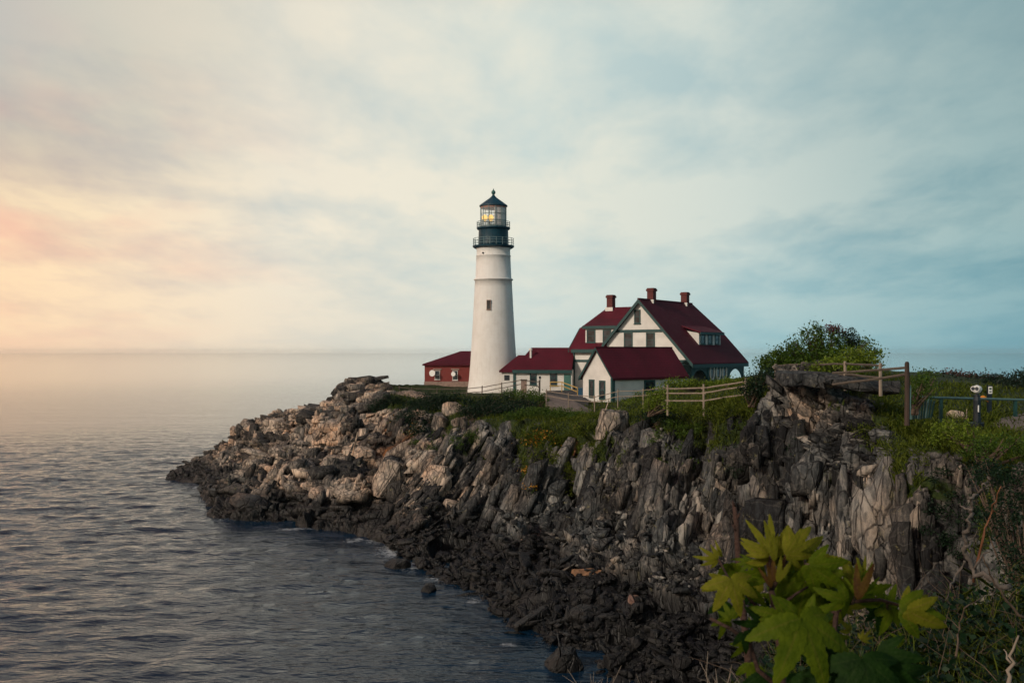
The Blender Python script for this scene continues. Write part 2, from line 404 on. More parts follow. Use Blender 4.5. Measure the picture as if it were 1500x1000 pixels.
def grid_normals(G):
    du = np.gradient(G, axis=0); dv = np.gradient(G, axis=1)
    n = np.cross(du, dv); n /= np.linalg.norm(n, axis=2, keepdims=True)+1e-9
    return n
Nn = grid_normals(G).reshape(-1,3); V = G.reshape(-1,3).copy()
if Nn[:,2].mean() < 0: Nn = -Nn
# smooth direction field so that neighbouring blocks slide over each other cleanly
left = 1-sstep(5.5, 8.5, SS)                                      # rocky point
face = sstep(1.4, 2.1, TJ)*(1-sstep(4.6, 5.25, TJ))
talus = sstep(.6, 1.0, TJ)*(1-sstep(1.7, 2.2, TJ))
rockm = np.clip(face+talus*.6+left*sstep(.8,1.3,TJ)*(1-sstep(6.9,7.5,TJ)), 0, 1)
ledge = sstep(12.8,13.6,SS)*(1-sstep(15.3,16.0,SS))*sstep(4.6,4.9,TJ)*(1-sstep(5.9,6.2,TJ))
rockm = np.clip(rockm+ledge*.55, 0, 1)
veg = sstep(4.75, 5.15, TJ+.35*(fbm(V*.35, 3, 5)-.5)*2)
veg = np.clip(veg*(1-(1-sstep(5.9,7.0,SS))*(1-sstep(7.4,7.8,TJ))), 0, 1)*(1-left*(1-sstep(5.9,6.4,TJ)))
nv = fbm(V*np.array((.22,.22,.3)), 4, 40)
veg = np.maximum(veg, sstep(.47,.58,nv)*face*sstep(2.5,4.2,TJ)*.66*(1-.6*left))
PX = 750+F*V[:,0]/V[:,1]; PY = HZ+F*(CH-V[:,2])/V[:,1]
def blob(px, py, r, rz=None, amp=1.0):
    """soft ball-shaped patch round one ground point; radii in photo pixels at that point's distance"""
    d = (PX-px)**2+(PY-py)**2+np.where(TJ < 6, 0, 1e6)
    k = int(d.argmin()); c = V[k]; sc = c[1]/F; rz = rz or r
    q = (V-c)/np.array((r*sc, r*sc*1.5, rz*sc))
    return amp*np.exp(-(q**2).sum(1))
for a in [(835,650,22,45),(800,640,45,30),(770,690,25,30),(700,640,35,20),(655,640,40,14),(900,600,40,12),(985,615,45,22),(1040,610,20,14),
          (1120,575,24,20),(1350,650,40,22),(1450,770,75,75),(1475,690,40,25),(1290,655,40,9),(880,660,14,30),(640,600,50,20),(590,600,40,16),(720,600,80,16)]:
    veg = np.maximum(veg, blob(*a, amp=.95))
for a in [(1000,700,14,70),(925,680,16,50),(1060,690,14,40),(1180,720,14,50),(1290,720,16,50),(1100,630,10,50),(1040,660,8,50),(930,660,10,50),(1210,700,12,60)]: veg = np.maximum(veg, blob(*a, amp=.5))
for a in [(1150,590,40,22),(1235,585,60,25),(600,680,30,25),(545,690,30,30)]: veg *= 1-blob(*a, amp=.9)
for a in [(590,573,36,8),(565,645,28,14),(520,640,28,20),(1180,560,60,9)]: veg *= 1-blob(*a, amp=.8)
ochre = np.zeros(len(V))
for a in [(582,662,24,9,1.0),(560,668,16,7,.8),(600,650,12,7,.7),(838,622,20,9,1.0),(770,690,8,8,.5),(575,640,14,10,.5)]: ochre = np.maximum(ochre, blob(*a))
ochre *= sstep(.35,.55,fbm(V*1.1,4,90)+.08)
pale = np.zeros(len(V))
for a in [(420,600,60,14,.7),(500,640,70,35,.5),(560,700,60,30,.75),(640,720,45,35,.8),(470,705,50,20,.6),(360,650,40,22,.35),(1165,600,16,22,.8),(1200,610,28,30,.7),
          (950,730,45,30,.6),(1050,800,26,40,.55),(1110,740,20,40,.5),(885,640,30,25,.5),(620,620,22,18,.7),(400,715,40,9,.7),(510,580,40,12,.6),(1310,715,14,22,.9),(1020,870,24,24,.8)]:
    pale = np.maximum(pale, blob(*a))

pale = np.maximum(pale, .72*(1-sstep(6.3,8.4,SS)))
# strata lean: bedding stands nearly upright on the right, leans in the middle and lies flatter at the point
lean = np.interp(SS, [0,3,6,8,10,12,14,19], [-1.15,-.95,-.55,.30,.15,.05,-.04,-.1])
Q = V.copy(); warp = np.stack([fbm(V*.16, 3, 60+k)-.5 for k in range(3)], 1)
Q = Q+warp*2.2
Qs = Q.copy(); Qs[:,0] = Q[:,0]-lean*Q[:,2]; Qs[:,1] = Q[:,1]-.15*Q[:,2]
elong = np.interp(SS, [0,5,7.5,9.5,19], [1.3,1.5,2.4,3.6,3.6])
def layer(scale, seed, el):
    p = Qs/scale; p = p.copy(); p[:,2] = p[:,2]/el
    f1, f2, c, R = voro(p, seed)
    facet = ((p-c)*(R[:,1:4]-.5)*2).sum(1)
    return f1, f2, facet, R
D = np.zeros(len(V)); tint = np.zeros(len(V))
but = fbm(np.stack([SS*1.9, V[:,2]*.05, V[:,2]*0], 1), 3, 77)-.5
D += but*2.6*face*sstep(4.5,7,SS)
for scale, seed, amp, fac, crk, w in [(3.6,100,1.7,.9,.3,.35),(1.45,200,.45,.45,.2,.4),(.62,300,.2,.2,.1,.3)]:
    f1, f2, facet, R = layer(scale, seed, elong)
    d = (R[:,0]-.5)*amp+facet*fac-crk*(1-sstep(0,.16,f2-f1))
    D += d*rockm; tint += w*(R[:,0]*.6+R[:,1]*.4)
bed = (V[:,2]+.30*V[:,0]+.1*V[:,1]+(fbm(V*.12,3,88)-.5)*3)/1.9
D += ((bed-np.floor(bed))**1.5-.4)*1.25*left*face*sstep(.4,1.2,V[:,2])
for s0,wd,dp in ((7.35,.10,1.2),(8.2,.10,1.6),(8.75,.08,1.3),(9.55,.22,1.8),(10.55,.08,1.4),(11.0,.07,1.6),(11.62,.13,3.0),(12.45,.10,1.5),(13.05,.09,2.0),(13.6,.06,1.2),(14.25,.14,2.4),(14.8,.08,1.3),(15.4,.12,2.2),(16.1,.1,1.5)):
    D -= dp*np.exp(-((SS+(fbm(V*.3,2,33)-.5)*.5-.05*(V[:,2]-5)*0-s0)/wd)**2)*face*sstep(1.8,2.4,TJ)
D += (fbm(V*2.3, 4, 400)-.5)*.5*rockm
D += (fbm(V*.5, 4, 410)-.5)*.7*(1-rockm)*sstep(4.5,5.5,TJ)
D *= 1-.5*sstep(5.4,6.2,TJ)*(1-left)
amp_tip = .2+.8*sstep(1.0,4.5,SS)
D *= amp_tip
# keep the flat parts pushed upward, the steep parts outward
nx = Nn.copy()
sm = nx.reshape(NS,NT,3)
for _ in range(6):
    sm = (sm+np.roll(sm,1,0)+np.roll(sm,-1,0)+np.roll(sm,1,1)+np.roll(sm,-1,1))/5
sm = sm/np.linalg.norm(sm,axis=2,keepdims=True); nx = sm.reshape(-1,3)
V2 = V+nx*D[:,None]
nz = np.abs(grid_normals(V2.reshape(NS,NT,3)).reshape(-1,3)[:,2])
# ledges and shelves catch soil: moss and grass settle there
veg = np.clip(np.maximum(veg, (sstep(.55,.8,nz)*sstep(.47,.6,nv)*(face>.3)*sstep(2.8,3.8,TJ)*.6*(1-left))), 0, 1)*(1-sstep(0,1,2.2-V2[:,2]))
idx = np.arange(NS*NT).reshape(NS,NT)
quads = np.stack([idx[:-1,:-1],idx[1:,:-1],idx[1:,1:],idx[:-1,1:]],-1).reshape(-1,4)
me = np_mesh('headland', V2, quads)
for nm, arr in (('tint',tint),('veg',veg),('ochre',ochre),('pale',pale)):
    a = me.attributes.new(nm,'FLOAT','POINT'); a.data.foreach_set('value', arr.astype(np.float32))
bm = bmesh.new(); bm.from_mesh(me); bmesh.ops.recalc_face_normals(bm, faces=bm.faces); bm.to_mesh(me)
BVH = BVHTree.FromBMesh(bm); bm.free()
headland = tag(link_mesh('headland', me, M['rock']), kind='structure')

def ground(x, y, default=10.0):
    h = BVH.ray_cast(Vector((x,y,80)), Vector((0,0,-1)))
    return h[0].z if h[0] else default
EYE = Vector((0,0,CH))
def hit(px, py, Y=60):
    h = BVH.ray_cast(EYE, (P(px,py,10)-EYE).normalized())
    return h[0] if h[0] else P(px,py,Y)

# joint-bounded blocks and slabs of the schist, set into the face along its bedding
def hull_pts(seed, sharp):
    r = random.Random(seed); bm = bmesh.new(); taper = r.choice((0,0,.08,.2,.45)); sh = r.uniform(-.5,.5); sh2 = r.uniform(-.5,.5)
    for sx in (-1,1):
        for sy in (-1,1):
            for sz in (-1,1):
                c = [s*(1-r.uniform(0,sharp)) for s in (sx,sy,sz)]
                tp = 1-taper*(sx > 0); c[2] *= tp; c[1] *= 1-.5*taper*(sx > 0); c[0] += sh*sy*.5+sh2*sz*.5
                for _ in range(r.choice((1,1,1,2))):
                    j = r.randrange(3); k = list(c); k[j] *= r.uniform(.6,1.0); bm.verts.new([.5*x for x in k])
    bmesh.ops.convex_hull(bm, input=bm.verts)
    for v in [v for v in bm.verts if not v.link_faces]: bm.verts.remove(v)
    bmesh.ops.triangulate(bm, faces=bm.faces[:]); bm.verts.index_update()
    out = (np.array([v.co[:] for v in bm.verts]), np.array([[v.index for v in f.verts] for f in bm.faces])); bm.free(); return out
def flake_pts(seed):
    """a slab whose outer face runs back into the cliff at both ends"""
    r = random.Random(seed); bm = bmesh.new(); sh = r.uniform(-.35,.35)
    for x,yo in ((-.5,r.uniform(-.35,-.05)),(r.uniform(-.42,-.2),r.uniform(.2,.5)),(r.uniform(.1,.42),r.uniform(.2,.5)),(.5,r.uniform(-.4,.0))):
        w0 = r.uniform(.3,.5); w1 = r.uniform(.3,.5); tl = r.uniform(-.22,.22)
        for y,z in ((-.5,-w0),(-.5,w1),(yo-tl,-w0*r.uniform(.6,1)),(yo+tl,w1*r.uniform(.6,1))): bm.verts.new((x+sh*z,y,z))
    bmesh.ops.convex_hull(bm, input=bm.verts)
    for v in [v for v in bm.verts if not v.link_faces]: bm.verts.remove(v)
    bmesh.ops.triangulate(bm, faces=bm.faces[:]); bm.verts.index_update()
    out = (np.array([v.co[:] for v in bm.verts]), np.array([[v.index for v in f.verts] for f in bm.faces])); bm.free(); return out
FP = [flake_pts(k) for k in range(60)]
HP = [hull_pts(k, .14 if k%3 else .34) for k in range(60)]
area = np.linalg.norm(np.cross(np.gradient(V2.reshape(NS,NT,3),axis=0),np.gradient(V2.reshape(NS,NT,3),axis=1)),axis=2).ravel()
strat = (SS>13.6)&(SS<16.2)&(TJ>3.75)&(TJ<5.5)&(veg<.6)
okb = strat|(rockm>.35)&(TJ>np.where(SS<7,1.35,2.05))&(TJ<np.where(SS<6.3,7.0,4.9))&(veg<.6)&(V2[:,2]>-.4)&(SS<17.5)
wgt = np.where(okb, area*(1-.75*veg), 0)+1e-12; wgt /= wgt.sum()
tn = sstep(.30,.70,fbm(Qs*np.array((.55,.55,.16)),4,830))
bv=[];bf=[];bt=[];bp=[];bg=[];bo=[];off=0
ax0 = np.stack([np.interp(SS,[0,4,6,7.5,9,11,13,19],[1.0,1.0,1.0,.55,.42,.22,.02,-.06]), np.full(len(V),.1), np.interp(SS,[0,4,6,7.2,19],[-.32,-.30,.1,1.0,1.0])],1)
for num,lo,hi in ((3000,.6,1.25),(6500,.28,.62),(9000,.10,.28)):
    for j in RNG.choice(len(V), num, p=wgt):
        g = random.uniform(lo,hi); lft = SS[j] < 6.6
        a = Vector(ax0[j])+Vector((random.gauss(0,.07),random.gauss(0,.07),random.gauss(0,.06)))*(1.6 if lft else 1)
        if lft and hi < .3 and random.random() < .6: continue
        if lft and TJ[j] < 4.6 and random.random() < .35: a = Vector((.35,.1,1))+Vector((random.gauss(0,.2),0,0))
        if strat[j]: a = Vector((1,-.25,-.10+.5*(15-SS[j])*(SS[j]<14.6)*-1))+Vector((random.gauss(0,.12),random.gauss(0,.12),random.gauss(0,.1)))
        a.normalize(); n = Vector(nx[j])+Vector((random.gauss(0,.16),random.gauss(0,.16),random.gauss(0,.10))); n = (n-a*n.dot(a)).normalized(); b = a.cross(n)
        el = random.uniform(1.1,2.6) if lft else random.choice((1.0,1.5,2.1,2.8,3.6))*random.uniform(.8,1.2)
        if lft: g *= 1.15*(.5+.5*sstep(1.0,4.0,SS[j]))
        if strat[j]: el = random.uniform(1.0,1.9)
        bw = random.uniform(.2,.45) if strat[j] else random.choice((.35,.6,1.0,1.6))*random.uniform(.8,1.2)
        R_ = np.array([a*g*el, n*g*random.uniform(.4,.9), b*g*bw])
        v_,f_ = (FP if random.random() < (.5 if lft or strat[j] else .82) else HP)[random.randrange(60)]
        c = V2[j]+np.array(n)*g*(random.uniform(-.34,.02) if random.random() < .8 else random.uniform(0,.2))
        if not lft and not strat[j]: c = c-np.array(a)*g*el*.5*sstep(3.6,4.8,TJ[j])
        bv.append(v_@R_+c); bf.append(f_+off); off += len(v_)
        bt.append(np.full(len(v_),np.clip(tint[j]*.35+.72*tn[j]-(.11 if lft else .37)+random.random()**2.4*(.36 if lft else .66),0,1))); bp.append(np.full(len(v_),pale[j]*(.55+.45*random.random()))); bg.append(np.full(len(v_),veg[j]*.62)); bo.append(np.full(len(v_),ochre[j]*.9))  # blocks right of the point darker: greyer rock plus cliff shade put into tint
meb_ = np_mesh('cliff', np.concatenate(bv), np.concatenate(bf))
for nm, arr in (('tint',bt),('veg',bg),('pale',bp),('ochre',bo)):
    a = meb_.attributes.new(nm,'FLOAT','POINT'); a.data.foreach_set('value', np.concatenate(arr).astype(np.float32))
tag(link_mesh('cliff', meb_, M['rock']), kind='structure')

# near bank at the photographer's feet
bx = np.linspace(-4,34,150); by = np.linspace(-14,17,140); BX,BY = np.meshgrid(bx,by)
def bank_z(x, y):
    """the grassy shelf the photographer stands on: highest to the right, breaking off towards the cove"""
    edge = 6.0+.75*np.maximum(x,0)+.8*np.sin(x*.9)
    base = 13.1-.16*np.maximum(y,0)*np.exp(-np.maximum(x,0)*.22)+.035*np.maximum(x,0)
    return base-6.5*sstep(0,4.0,y-edge)-9*sstep(3.0,9.0,y-edge)-1.2*sstep(1.0,-3.5,x)-14*sstep(-1.2,-4,x)
BZ = bank_z(BX,BY)
pb = np.stack([BX.ravel(),BY.ravel(),BZ.ravel()],1)
pb[:,2] += (fbm(pb*.9,4,500)-.5)*.5
bi = np.arange(pb.shape[0]).reshape(BX.shape)
meb = np_mesh('bank', pb, np.stack([bi[:-1,:-1],bi[:-1,1:],bi[1:,1:],bi[1:,:-1]],-1).reshape(-1,4))
for nm, val in (('tint',.3),('veg',.75),('ochre',0.),('pale',0.)):
    a = meb.attributes.new(nm,'FLOAT','POINT'); a.data.foreach_set('value', np.full(len(pb),val,np.float32))
meb.polygons.foreach_set('use_smooth',[True]*len(meb.polygons))
tag(link_mesh('bank', meb, M['rock']), kind='structure')
bmb = bmesh.new(); bmb.from_mesh(meb); BVHB = BVHTree.FromBMesh(bmb); bmb.free()
def bankg(x, y):
    h = BVHB.ray_cast(Vector((x,y,80)), Vector((0,0,-1)))
    return h[0].z if h[0] else 12.0

# ------------------------------------------------------------------ sea
def axis(lo, hi, step, far_lo, far_hi, g=1.16):
    a = list(np.arange(lo, hi+1e-6, step)); s = step
    while a[-1] < far_hi: s *= g; a.append(a[-1]+s)
    s = step; b = []
    x = lo
    while x > far_lo: s *= g; x -= s; b.append(x)
    return np.array(b[::-1]+a)
xs = axis(-100, 16, .38, -6800, 6800); ys = axis(24, 215, .42, -650, 11300)
X, Yy = np.meshgrid(xs, ys)
ps = np.stack([X.ravel(), Yy.ravel(), np.zeros(X.size)], 1)
dist = np.hypot(ps[:,0], ps[:,1])
fade = (1-sstep(120,230,dist))*sstep(-108,-90,ps[:,0])*(1-sstep(10,16,ps[:,0]))*sstep(22,30,ps[:,1])
rot = math.radians(12)
q = np.stack([ps[:,0]*math.cos(rot)+ps[:,1]*math.sin(rot), -ps[:,0]*math.sin(rot)+ps[:,1]*math.cos(rot), ps[:,2]], 1)
calm = .7+.3*sstep(-5,-30,ps[:,0])
h = (fbm(q*np.array((.12,.30,1)),3,700)-.5)*.36+(fbm(q*np.array((.62,1.4,1)),3,720)-.5)*.30+np.abs(fbm(q*np.array((.25,.62,1)),2,740)-.5)*-.35
ps[:,2] = h*fade*calm
si = np.arange(len(ps)).reshape(X.shape)
mes = np_mesh('sea', ps, np.stack([si[:-1,:-1],si[:-1,1:],si[1:,1:],si[1:,:-1]],-1).reshape(-1,4))
mes.polygons.foreach_set('use_smooth',[True]*len(mes.polygons))
# foam: where the swell breaks on the rocks
foam = np.zeros(len(ps))
for (px,py,rx,ry) in [(575,805,26,12),(560,790,30,6),(600,828,16,8),(300,712,22,4),(430,775,30,3),(640,845,20,5),(350,760,30,3),(520,790,18,4),(690,880,14,4),(745,942,12,5)]:
    Y0 = CH*F/(py-HZ); x0 = (px-750)/F*Y0
    foam = np.maximum(foam, np.exp(-((ps[:,0]-x0)/(1.6*rx/F*Y0))**2-((ps[:,1]-Y0)/(1.5*ry*Y0*Y0/(F*CH)))**2))
# a fringe along the whole waterline
fa = mes.attributes.new('foam','FLOAT','POINT'); fa.data.foreach_set('value', foam.astype(np.float32))
ra = mes.attributes.new('ripple','FLOAT','POINT'); ra.data.foreach_set('value', (1-.85*sstep(110,650,dist)).astype(np.float32))
def sea_mat():
    m, nt, b = new_mat('sea_water')
    geo = N(nt,'ShaderNodeNewGeometry'); pos = geo.outputs['Position']
    def nz(sc, s, det=3.0, rough=.6, rz=12):
        mp = N(nt,'ShaderNodeMapping'); mp.inputs['Scale'].default_value = s; mp.inputs['Rotation'].default_value = (0,0,math.radians(rz))
        nt.links.new(pos, mp.inputs[0]); n = N(nt,'ShaderNodeTexNoise',Scale=sc,Detail=det,Roughness=rough); nt.links.new(mp.outputs[0], n.inputs[0]); return n.outputs[0]
    h = mathn(nt,'ADD', mathn(nt,'MULTIPLY',nz(.55,(.5,1.25,1)),1.0), mathn(nt,'MULTIPLY',nz(2.1,(.5,1.3,1),4.0,.55,-8),.35))
    h = mathn(nt,'ADD', h, mathn(nt,'MULTIPLY',nz(.06,(.35,1.3,1),3.0),1.2))
    bn = bump(nt,b,h,.6,.40); ri = N(nt,'ShaderNodeAttribute',attribute_name='ripple'); nt.links.new(mathn(nt,'MULTIPLY',ri.outputs['Fac'],.6),bn.inputs['Strength'])
    fo = N(nt,'ShaderNodeAttribute',attribute_name='foam')
    fn = N(nt,'ShaderNodeTexNoise',Scale=1.3,Detail=10.0,Roughness=.85); nt.links.new(pos,fn.inputs[0])
    fm = mathn(nt,'ADD',mathn(nt,'MULTIPLY',fo.outputs['Fac'],.40),fn.outputs[0])
    fm = ramp(nt,fm,[(.80,(0,0,0)),(1.0,(1,1,1))])
    nt.links.new(mixc(nt,fm,(.004,.021,.045,1),(.62,.66,.68,1)), b.inputs['Base Color'])
    nt.links.new(ramp(nt,fm,[(0,(.06,)*3),(1,(.8,)*3)]), b.inputs['Roughness'])
    b.inputs['IOR'].default_value = 1.33; b.inputs['Specular IOR Level'].default_value = .34
    return m
tag(link_mesh('sea', mes, sea_mat()), kind='structure')
# sea floor under everything
tag(MB().box((-6800,-650,-6),(6800,11300,-5)).build('seabed', M['gravel']), kind='structure')

# ------------------------------------------------------------------ buildings
class Frame:
    """a building's own axes: u along its front (to the right), v back along its ridge, z up"""
    def __init__(s, o, deg): s.o = Vector(o); s.a = math.radians(deg); s.c = math.cos(s.a); s.s = math.sin(s.a)
    def w(s, u, v, z): return Vector((s.o.x+u*s.c+v*s.s, s.o.y-u*s.s+v*s.c, s.o.z+z))
    def U(s, px, v):
        k = (px-750)/F; return (k*(s.o.y+v*s.c)-s.o.x-v*s.s)/(s.c+k*s.s)
    def V(s, px, u):
        k = (px-750)/F; return (k*(s.o.y-u*s.s)-s.o.x-u*s.c)/(s.s-k*s.c)
    def Z(s, py, u, v): return CH-(py-HZ)/F*s.w(u,v,0).y-s.o.z
def window(parent, axis, at, a0, a1, z0, z1, frame='trim_white', sill=True, cols=1, rows=2, out=-1, w=.11, name='window'):
    """framed sash window on a wall; axis 'v': wall plane v=at spanning u, axis 'u': wall plane u=at spanning v"""
    f = MB(); g = MB(); d0, d1 = at, at+out*.07
    def bx(m, p0, p1, q0, q1, e0, e1):
        e0, e1 = min(e0,e1), max(e0,e1)
        m.box((p0,e0,q0),(p1,e1,q1)) if axis == 'v' else m.box((e0,p0,q0),(e1,p1,q1))
    bx(f,a0-w,a0,z0-w,z1+w,d0-out*.02,d1); bx(f,a1,a1+w,z0-w,z1+w,d0-out*.02,d1)
    bx(f,a0,a1,z1,z1+w,d0-out*.02,d1); bx(f,a0,a1,z0-w,z0,d0-out*.02,d1)
    for k in range(1,rows): zc = z0+(z1-z0)*k/rows; bx(f,a0,a1,zc-.03,zc+.03,d0-out*.02,at+out*.05)
    for k in range(1,cols): ac = a0+(a1-a0)*k/cols; bx(f,ac-.025,ac+.025,z0,z1,d0-out*.02,at+out*.045)
    bx(g,a0,a1,z0,z1,d0-out*.02,at+out*.02)
    o = f.build(name, M[frame], parent)
    g.build('pane', M['glass'], o)
    if sill:
        s_ = MB(); bx(s_,a0-w-.06,a1+w+.06,z0-w-.07,z0-w-.002,d0-out*.02,at+out*.14); s_.build('sill', M[frame], o)
    return o

# --- keepers' house
gz = 10.3
ax = P(935,437,108)
fr = Frame((ax.x,ax.y,gz), 35); zR = ax.z-gz; k1 = 1.09
house = empty('keepers_house', fr.o, -fr.a, "large white keepers' house with dark red roofs, three red chimneys and green trim", 'house')
UR, UL, VB = 6.42, -4.55, 15.4
rf = MB(); T = Vector((0,0,-.22))
def rz(u): return zR-k1*abs(u)
rf.prism([(0,0,zR),(0,13.6,zR),(3.06,VB,rz(3.06)),(UR,VB,rz(UR)),(UR,0,rz(UR))], T)
rf.prism([(0,0,zR),(UL,0,rz(UL)),(UL,VB,rz(UL)),(-3.06,VB,rz(3.06)),(0,13.6,zR)], T)
rf.prism([(0,13.6,zR),(-3.06,VB,rz(3.06)),(3.06,VB,rz(3.06))], T)
rf.box((-.12,-.02,zR-.1),(.12,13.6,zR+.05))
roof = rf.build('roof', M['roof'], house)
# left wing
zw, ew, sw = 9.9, 5.0, .98
wl = MB()
wl.prism([(-7.2,6,zw),(-9.5,3.5,zw-2.45),(-9.5,1,ew),(-4.45,1,ew),(-.2,6,zw)], T)
wl.prism([(-7.2,6,zw),(-.2,6,zw),(-4.45,11,ew),(-9.5,11,ew),(-9.5,8.5,zw-2.45)], T)
wl.prism([(-7.2,6,zw),(-9.5,8.5,zw-2.45),(-9.5,3.5,zw-2.45)], T)
wroof = wl.build('wing_roof', M['roof'], house)
# walls
wb = MB()
v0 = .5
zz = lambda u: rz(u)-.3
wb.prism([(-4.2,v0,0),(4.2,v0,0),(4.2,v0,rz(6.0)-.1),(6.0,v0,rz(6.0)-.1),(6.0,v0,zz(6.0)),(0,v0,zz(0)),(-4.2,v0,zz(-4.2))], (0,.3,0))
wb.prism([(-4.0,14.9,0),(4.2,14.9,0),(4.2,14.9,zz(4.2)-.1),(2.9,14.9,zz(2.9)-.1),(-2.9,14.9,zz(2.9)-.1),(-4.0,14.9,zz(-4.0))], (0,.3,0))
wb.box((4.0,v0+.3,0),(4.2,14.9,rz(4.2)-.35)); wb.box((-4.2,v0+.3,0),(-4.0,14.9,rz(4.2)-.4))
wb.build('wall', M['white'], house)
ww = MB()
ww.box((-9.1,1.5,0),(-4.22,1.7,5.15)); ww.box((-9.1,10.3,0),(-4.22,10.5,5.15))
ww.prism([(-9.1,1.72,0),(-9.1,10.28,0),(-9.1,10.28,5.0),(-9.1,8.4,6.9),(-9.1,3.6,6.9),(-9.1,1.72,5.0)], (.2,0,0))
ww.build('wing_wall', M['white'], house)
# rakes, bands and eaves in green
tr = MB()
for s_, ue in ((1,UR),(-1,UL)):
    n_ = Vector((k1,0,1)).normalized()
    a = Vector((0,-.06,zR-.05)); b_ = Vector((ue,-.06,rz(ue)-.05))
    tr.prism([a, b_, b_-Vector((0,0,.42)), a-Vector((0,0,.42))], (0,.13,0))
for (pa,pb_,py) in ((902,985,484.5),):
    z_ = fr.Z(py, 0, v0); tr.box((-(zR-z_)/k1+.25,v0-.1,z_-.14),((zR-z_)/k1-.25,v0-.003,z_+.14))
tr.box((4.2,v0-.1,rz(6.0)-.42),(6.1,v0-.003,rz(6.0)-.1))
tr.box((-9.12,.92,ew-.42),(-4.3,1.1,ew-.02)); tr.box((UR-.1,.1,rz(UR)-.5),(UR+.03,VB-.05,rz(UR)-.12))
z_ = fr.Z(528,-8.5,1.5); tr.box((-9.14,1.4,z_-.14),(-4.3,1.497,z_+.12))
tr.box((-9.16,1.42,0),(-8.95,1.497,4.6)); tr.box((4.0,v0-.08,0),(4.22,v0-.003,rz(6)-.45))
tr.prism([(-9.56,1.0,ew+.02),(-9.56,3.5,zw-2.43),(-9.56,3.5,zw-2.85),(-9.56,1.0,ew-.38)], (.1,0,0))
tr.build('trim', M['teal'], house)
# gable windows
def gw(x0,x1,y0,y1,v=v0,fr_=fr,par=house,**k):
    u0,u1 = fr_.U(x0,v), fr_.U(x1,v); um = (u0+u1)/2
    return window(par,'v',v,u0,u1,fr_.Z(y1,um,v),fr_.Z(y0,um,v),**k)
gw(930.5,937,455,472.5,frame='teal'); gw(915.5,925.5,488.5,507,frame='teal'); gw(948,958,488.5,507,frame='teal')
# left dormer (three-window shed dormer)
d = MB(); dv = 1.75; d.box((-7.7,dv,5.55),(-3.9,dv+.2,7.5))
d.prism([(-7.7,dv+.2,5.6),(-7.7,dv+.2,7.5),(-7.7,4.0,7.9)], (.15,0,0)); dm = d.build('dormer', M['white'], house)
d = MB(); d.prism([(-7.95,dv-.25,7.5),(-3.2,dv-.25,7.5),(-3.2,4.4,8.38),(-7.95,4.4,8.38)], (0,0,.14)); d.build('dormer_roof', M['roof'], dm)
d = MB(); d.box((-7.97,dv-.3,7.3),(-3.6,dv-.24,7.62)); d.build('dormer_trim', M['teal'], dm)
for x0,x1 in ((861,871),(884.5,894)):
    u0,u1 = fr.U(x0,dv), fr.U(x1,dv); window(house,'v',dv,u0,u1,5.85,7.1,frame='teal')
# right dormer, on the long roof slope
uf, va, vb_ = 4.6, 5.5, 11.4
d = MB(); d.box((uf-.2,va,rz(uf)-.1),(uf,vb_,6.8))
for v_ in (va, vb_-.15): d.prism([(uf-.2,v_,rz(uf)),(uf-.2,v_,6.8),(2.95,v_,7.05)], (0,.15,0))
dm2 = d.build('dormer', M['white'], house)
d = MB(); d.prism([(uf+.35,va-.3,6.75),(uf+.35,vb_+.3,6.75),(2.6,vb_+.3,7.5),(2.6,va-.3,7.5)], (0,0,.15)); d.build('dormer_roof', M['roof'], dm2)
d = MB(); d.box((uf+.3,va-.32,6.6),(uf+.37,vb_+.32,6.86)); d.build('dormer_trim', M['teal'], dm2)
for k in range(3):
    c_ = va+1.0+k*1.95; window(house,'u',uf,c_-.5,c_+.5,rz(uf)+.2,6.5,frame='teal',out=1)
# chimneys
for (px,ptop,pbot,wd,wing) in ((954.5,422,441,.75,0),(1003.5,428,446,.75,0),(895,432,449,.75,1)):
    if wing: v = 6.0; u = fr.U(px,v); zt = fr.Z(ptop,u,v); zb = zw-1.0
    else:    u = 0.0; v = fr.V(px,u); zt = fr.Z(ptop,u,v); zb = zR-1.0
    c = MB(); h_ = wd/2; c.box((u-h_,v-h_,zb),(u+h_,v+h_,zt-.35)); c.box((u-h_-.09,v-h_-.09,zt-.348),(u+h_+.09,v+h_+.09,zt-.12)); c.box((u-h_-.02,v-h_-.02,zt-.118),(u+h_+.02,v+h_+.02,zt))
    ch = c.build('chimney', M['chimney'], house)
    f_ = MB(); f_.box((u-h_-.12,v-h_-.14,zb+.55),(u+h_+.12,v-h_-.01,zb+.98)); f_.build('flashing', M['trim_white'], ch)
# porch along the right side: posts, arched brackets, a screen with three white ovals
zE = rz(UR)-.5; up_ = UR-.55
pm = MB()
bays = [(0.7,4.9),(4.9,10.4),(10.4,14.9)]
for v_ in (0.7,4.9,10.4,14.9): pm.box((up_-.12,v_-.13,0),(up_+.12,v_+.13,zE))
pm.box((up_-.1,.8,zE-.25),(up_+.1,14.8,zE+.3))
for a_,b_ in (bays[0],bays[2]):                       # arch spandrels
    n_ = 12; R_ = (b_-a_)/2-.13; c_ = (a_+b_)/2; zc = zE-.25-R_*.75
    for sgn in (-1,1):
        poly = [(up_-.07,c_+sgn*R_,zE-.24),(up_-.07,c_+sgn*R_,zc)]+[(up_-.07,c_+sgn*R_*math.cos(t),zc+R_*.75*math.sin(t)) for t in np.linspace(.1,math.pi/2,n_)]
        pm.prism(poly,(.14,0,0))
pm.box((4.2,.62,rz(6)-1.6),(up_,.78,rz(6)-.45))
pc = pm.build('porch', M['teal'], house)
sc_ = MB(); sc_.box((up_-.05,5.03,0),(up_+.05,10.27,zE-.25)); sc_.build('screen', M['teal'], pc)
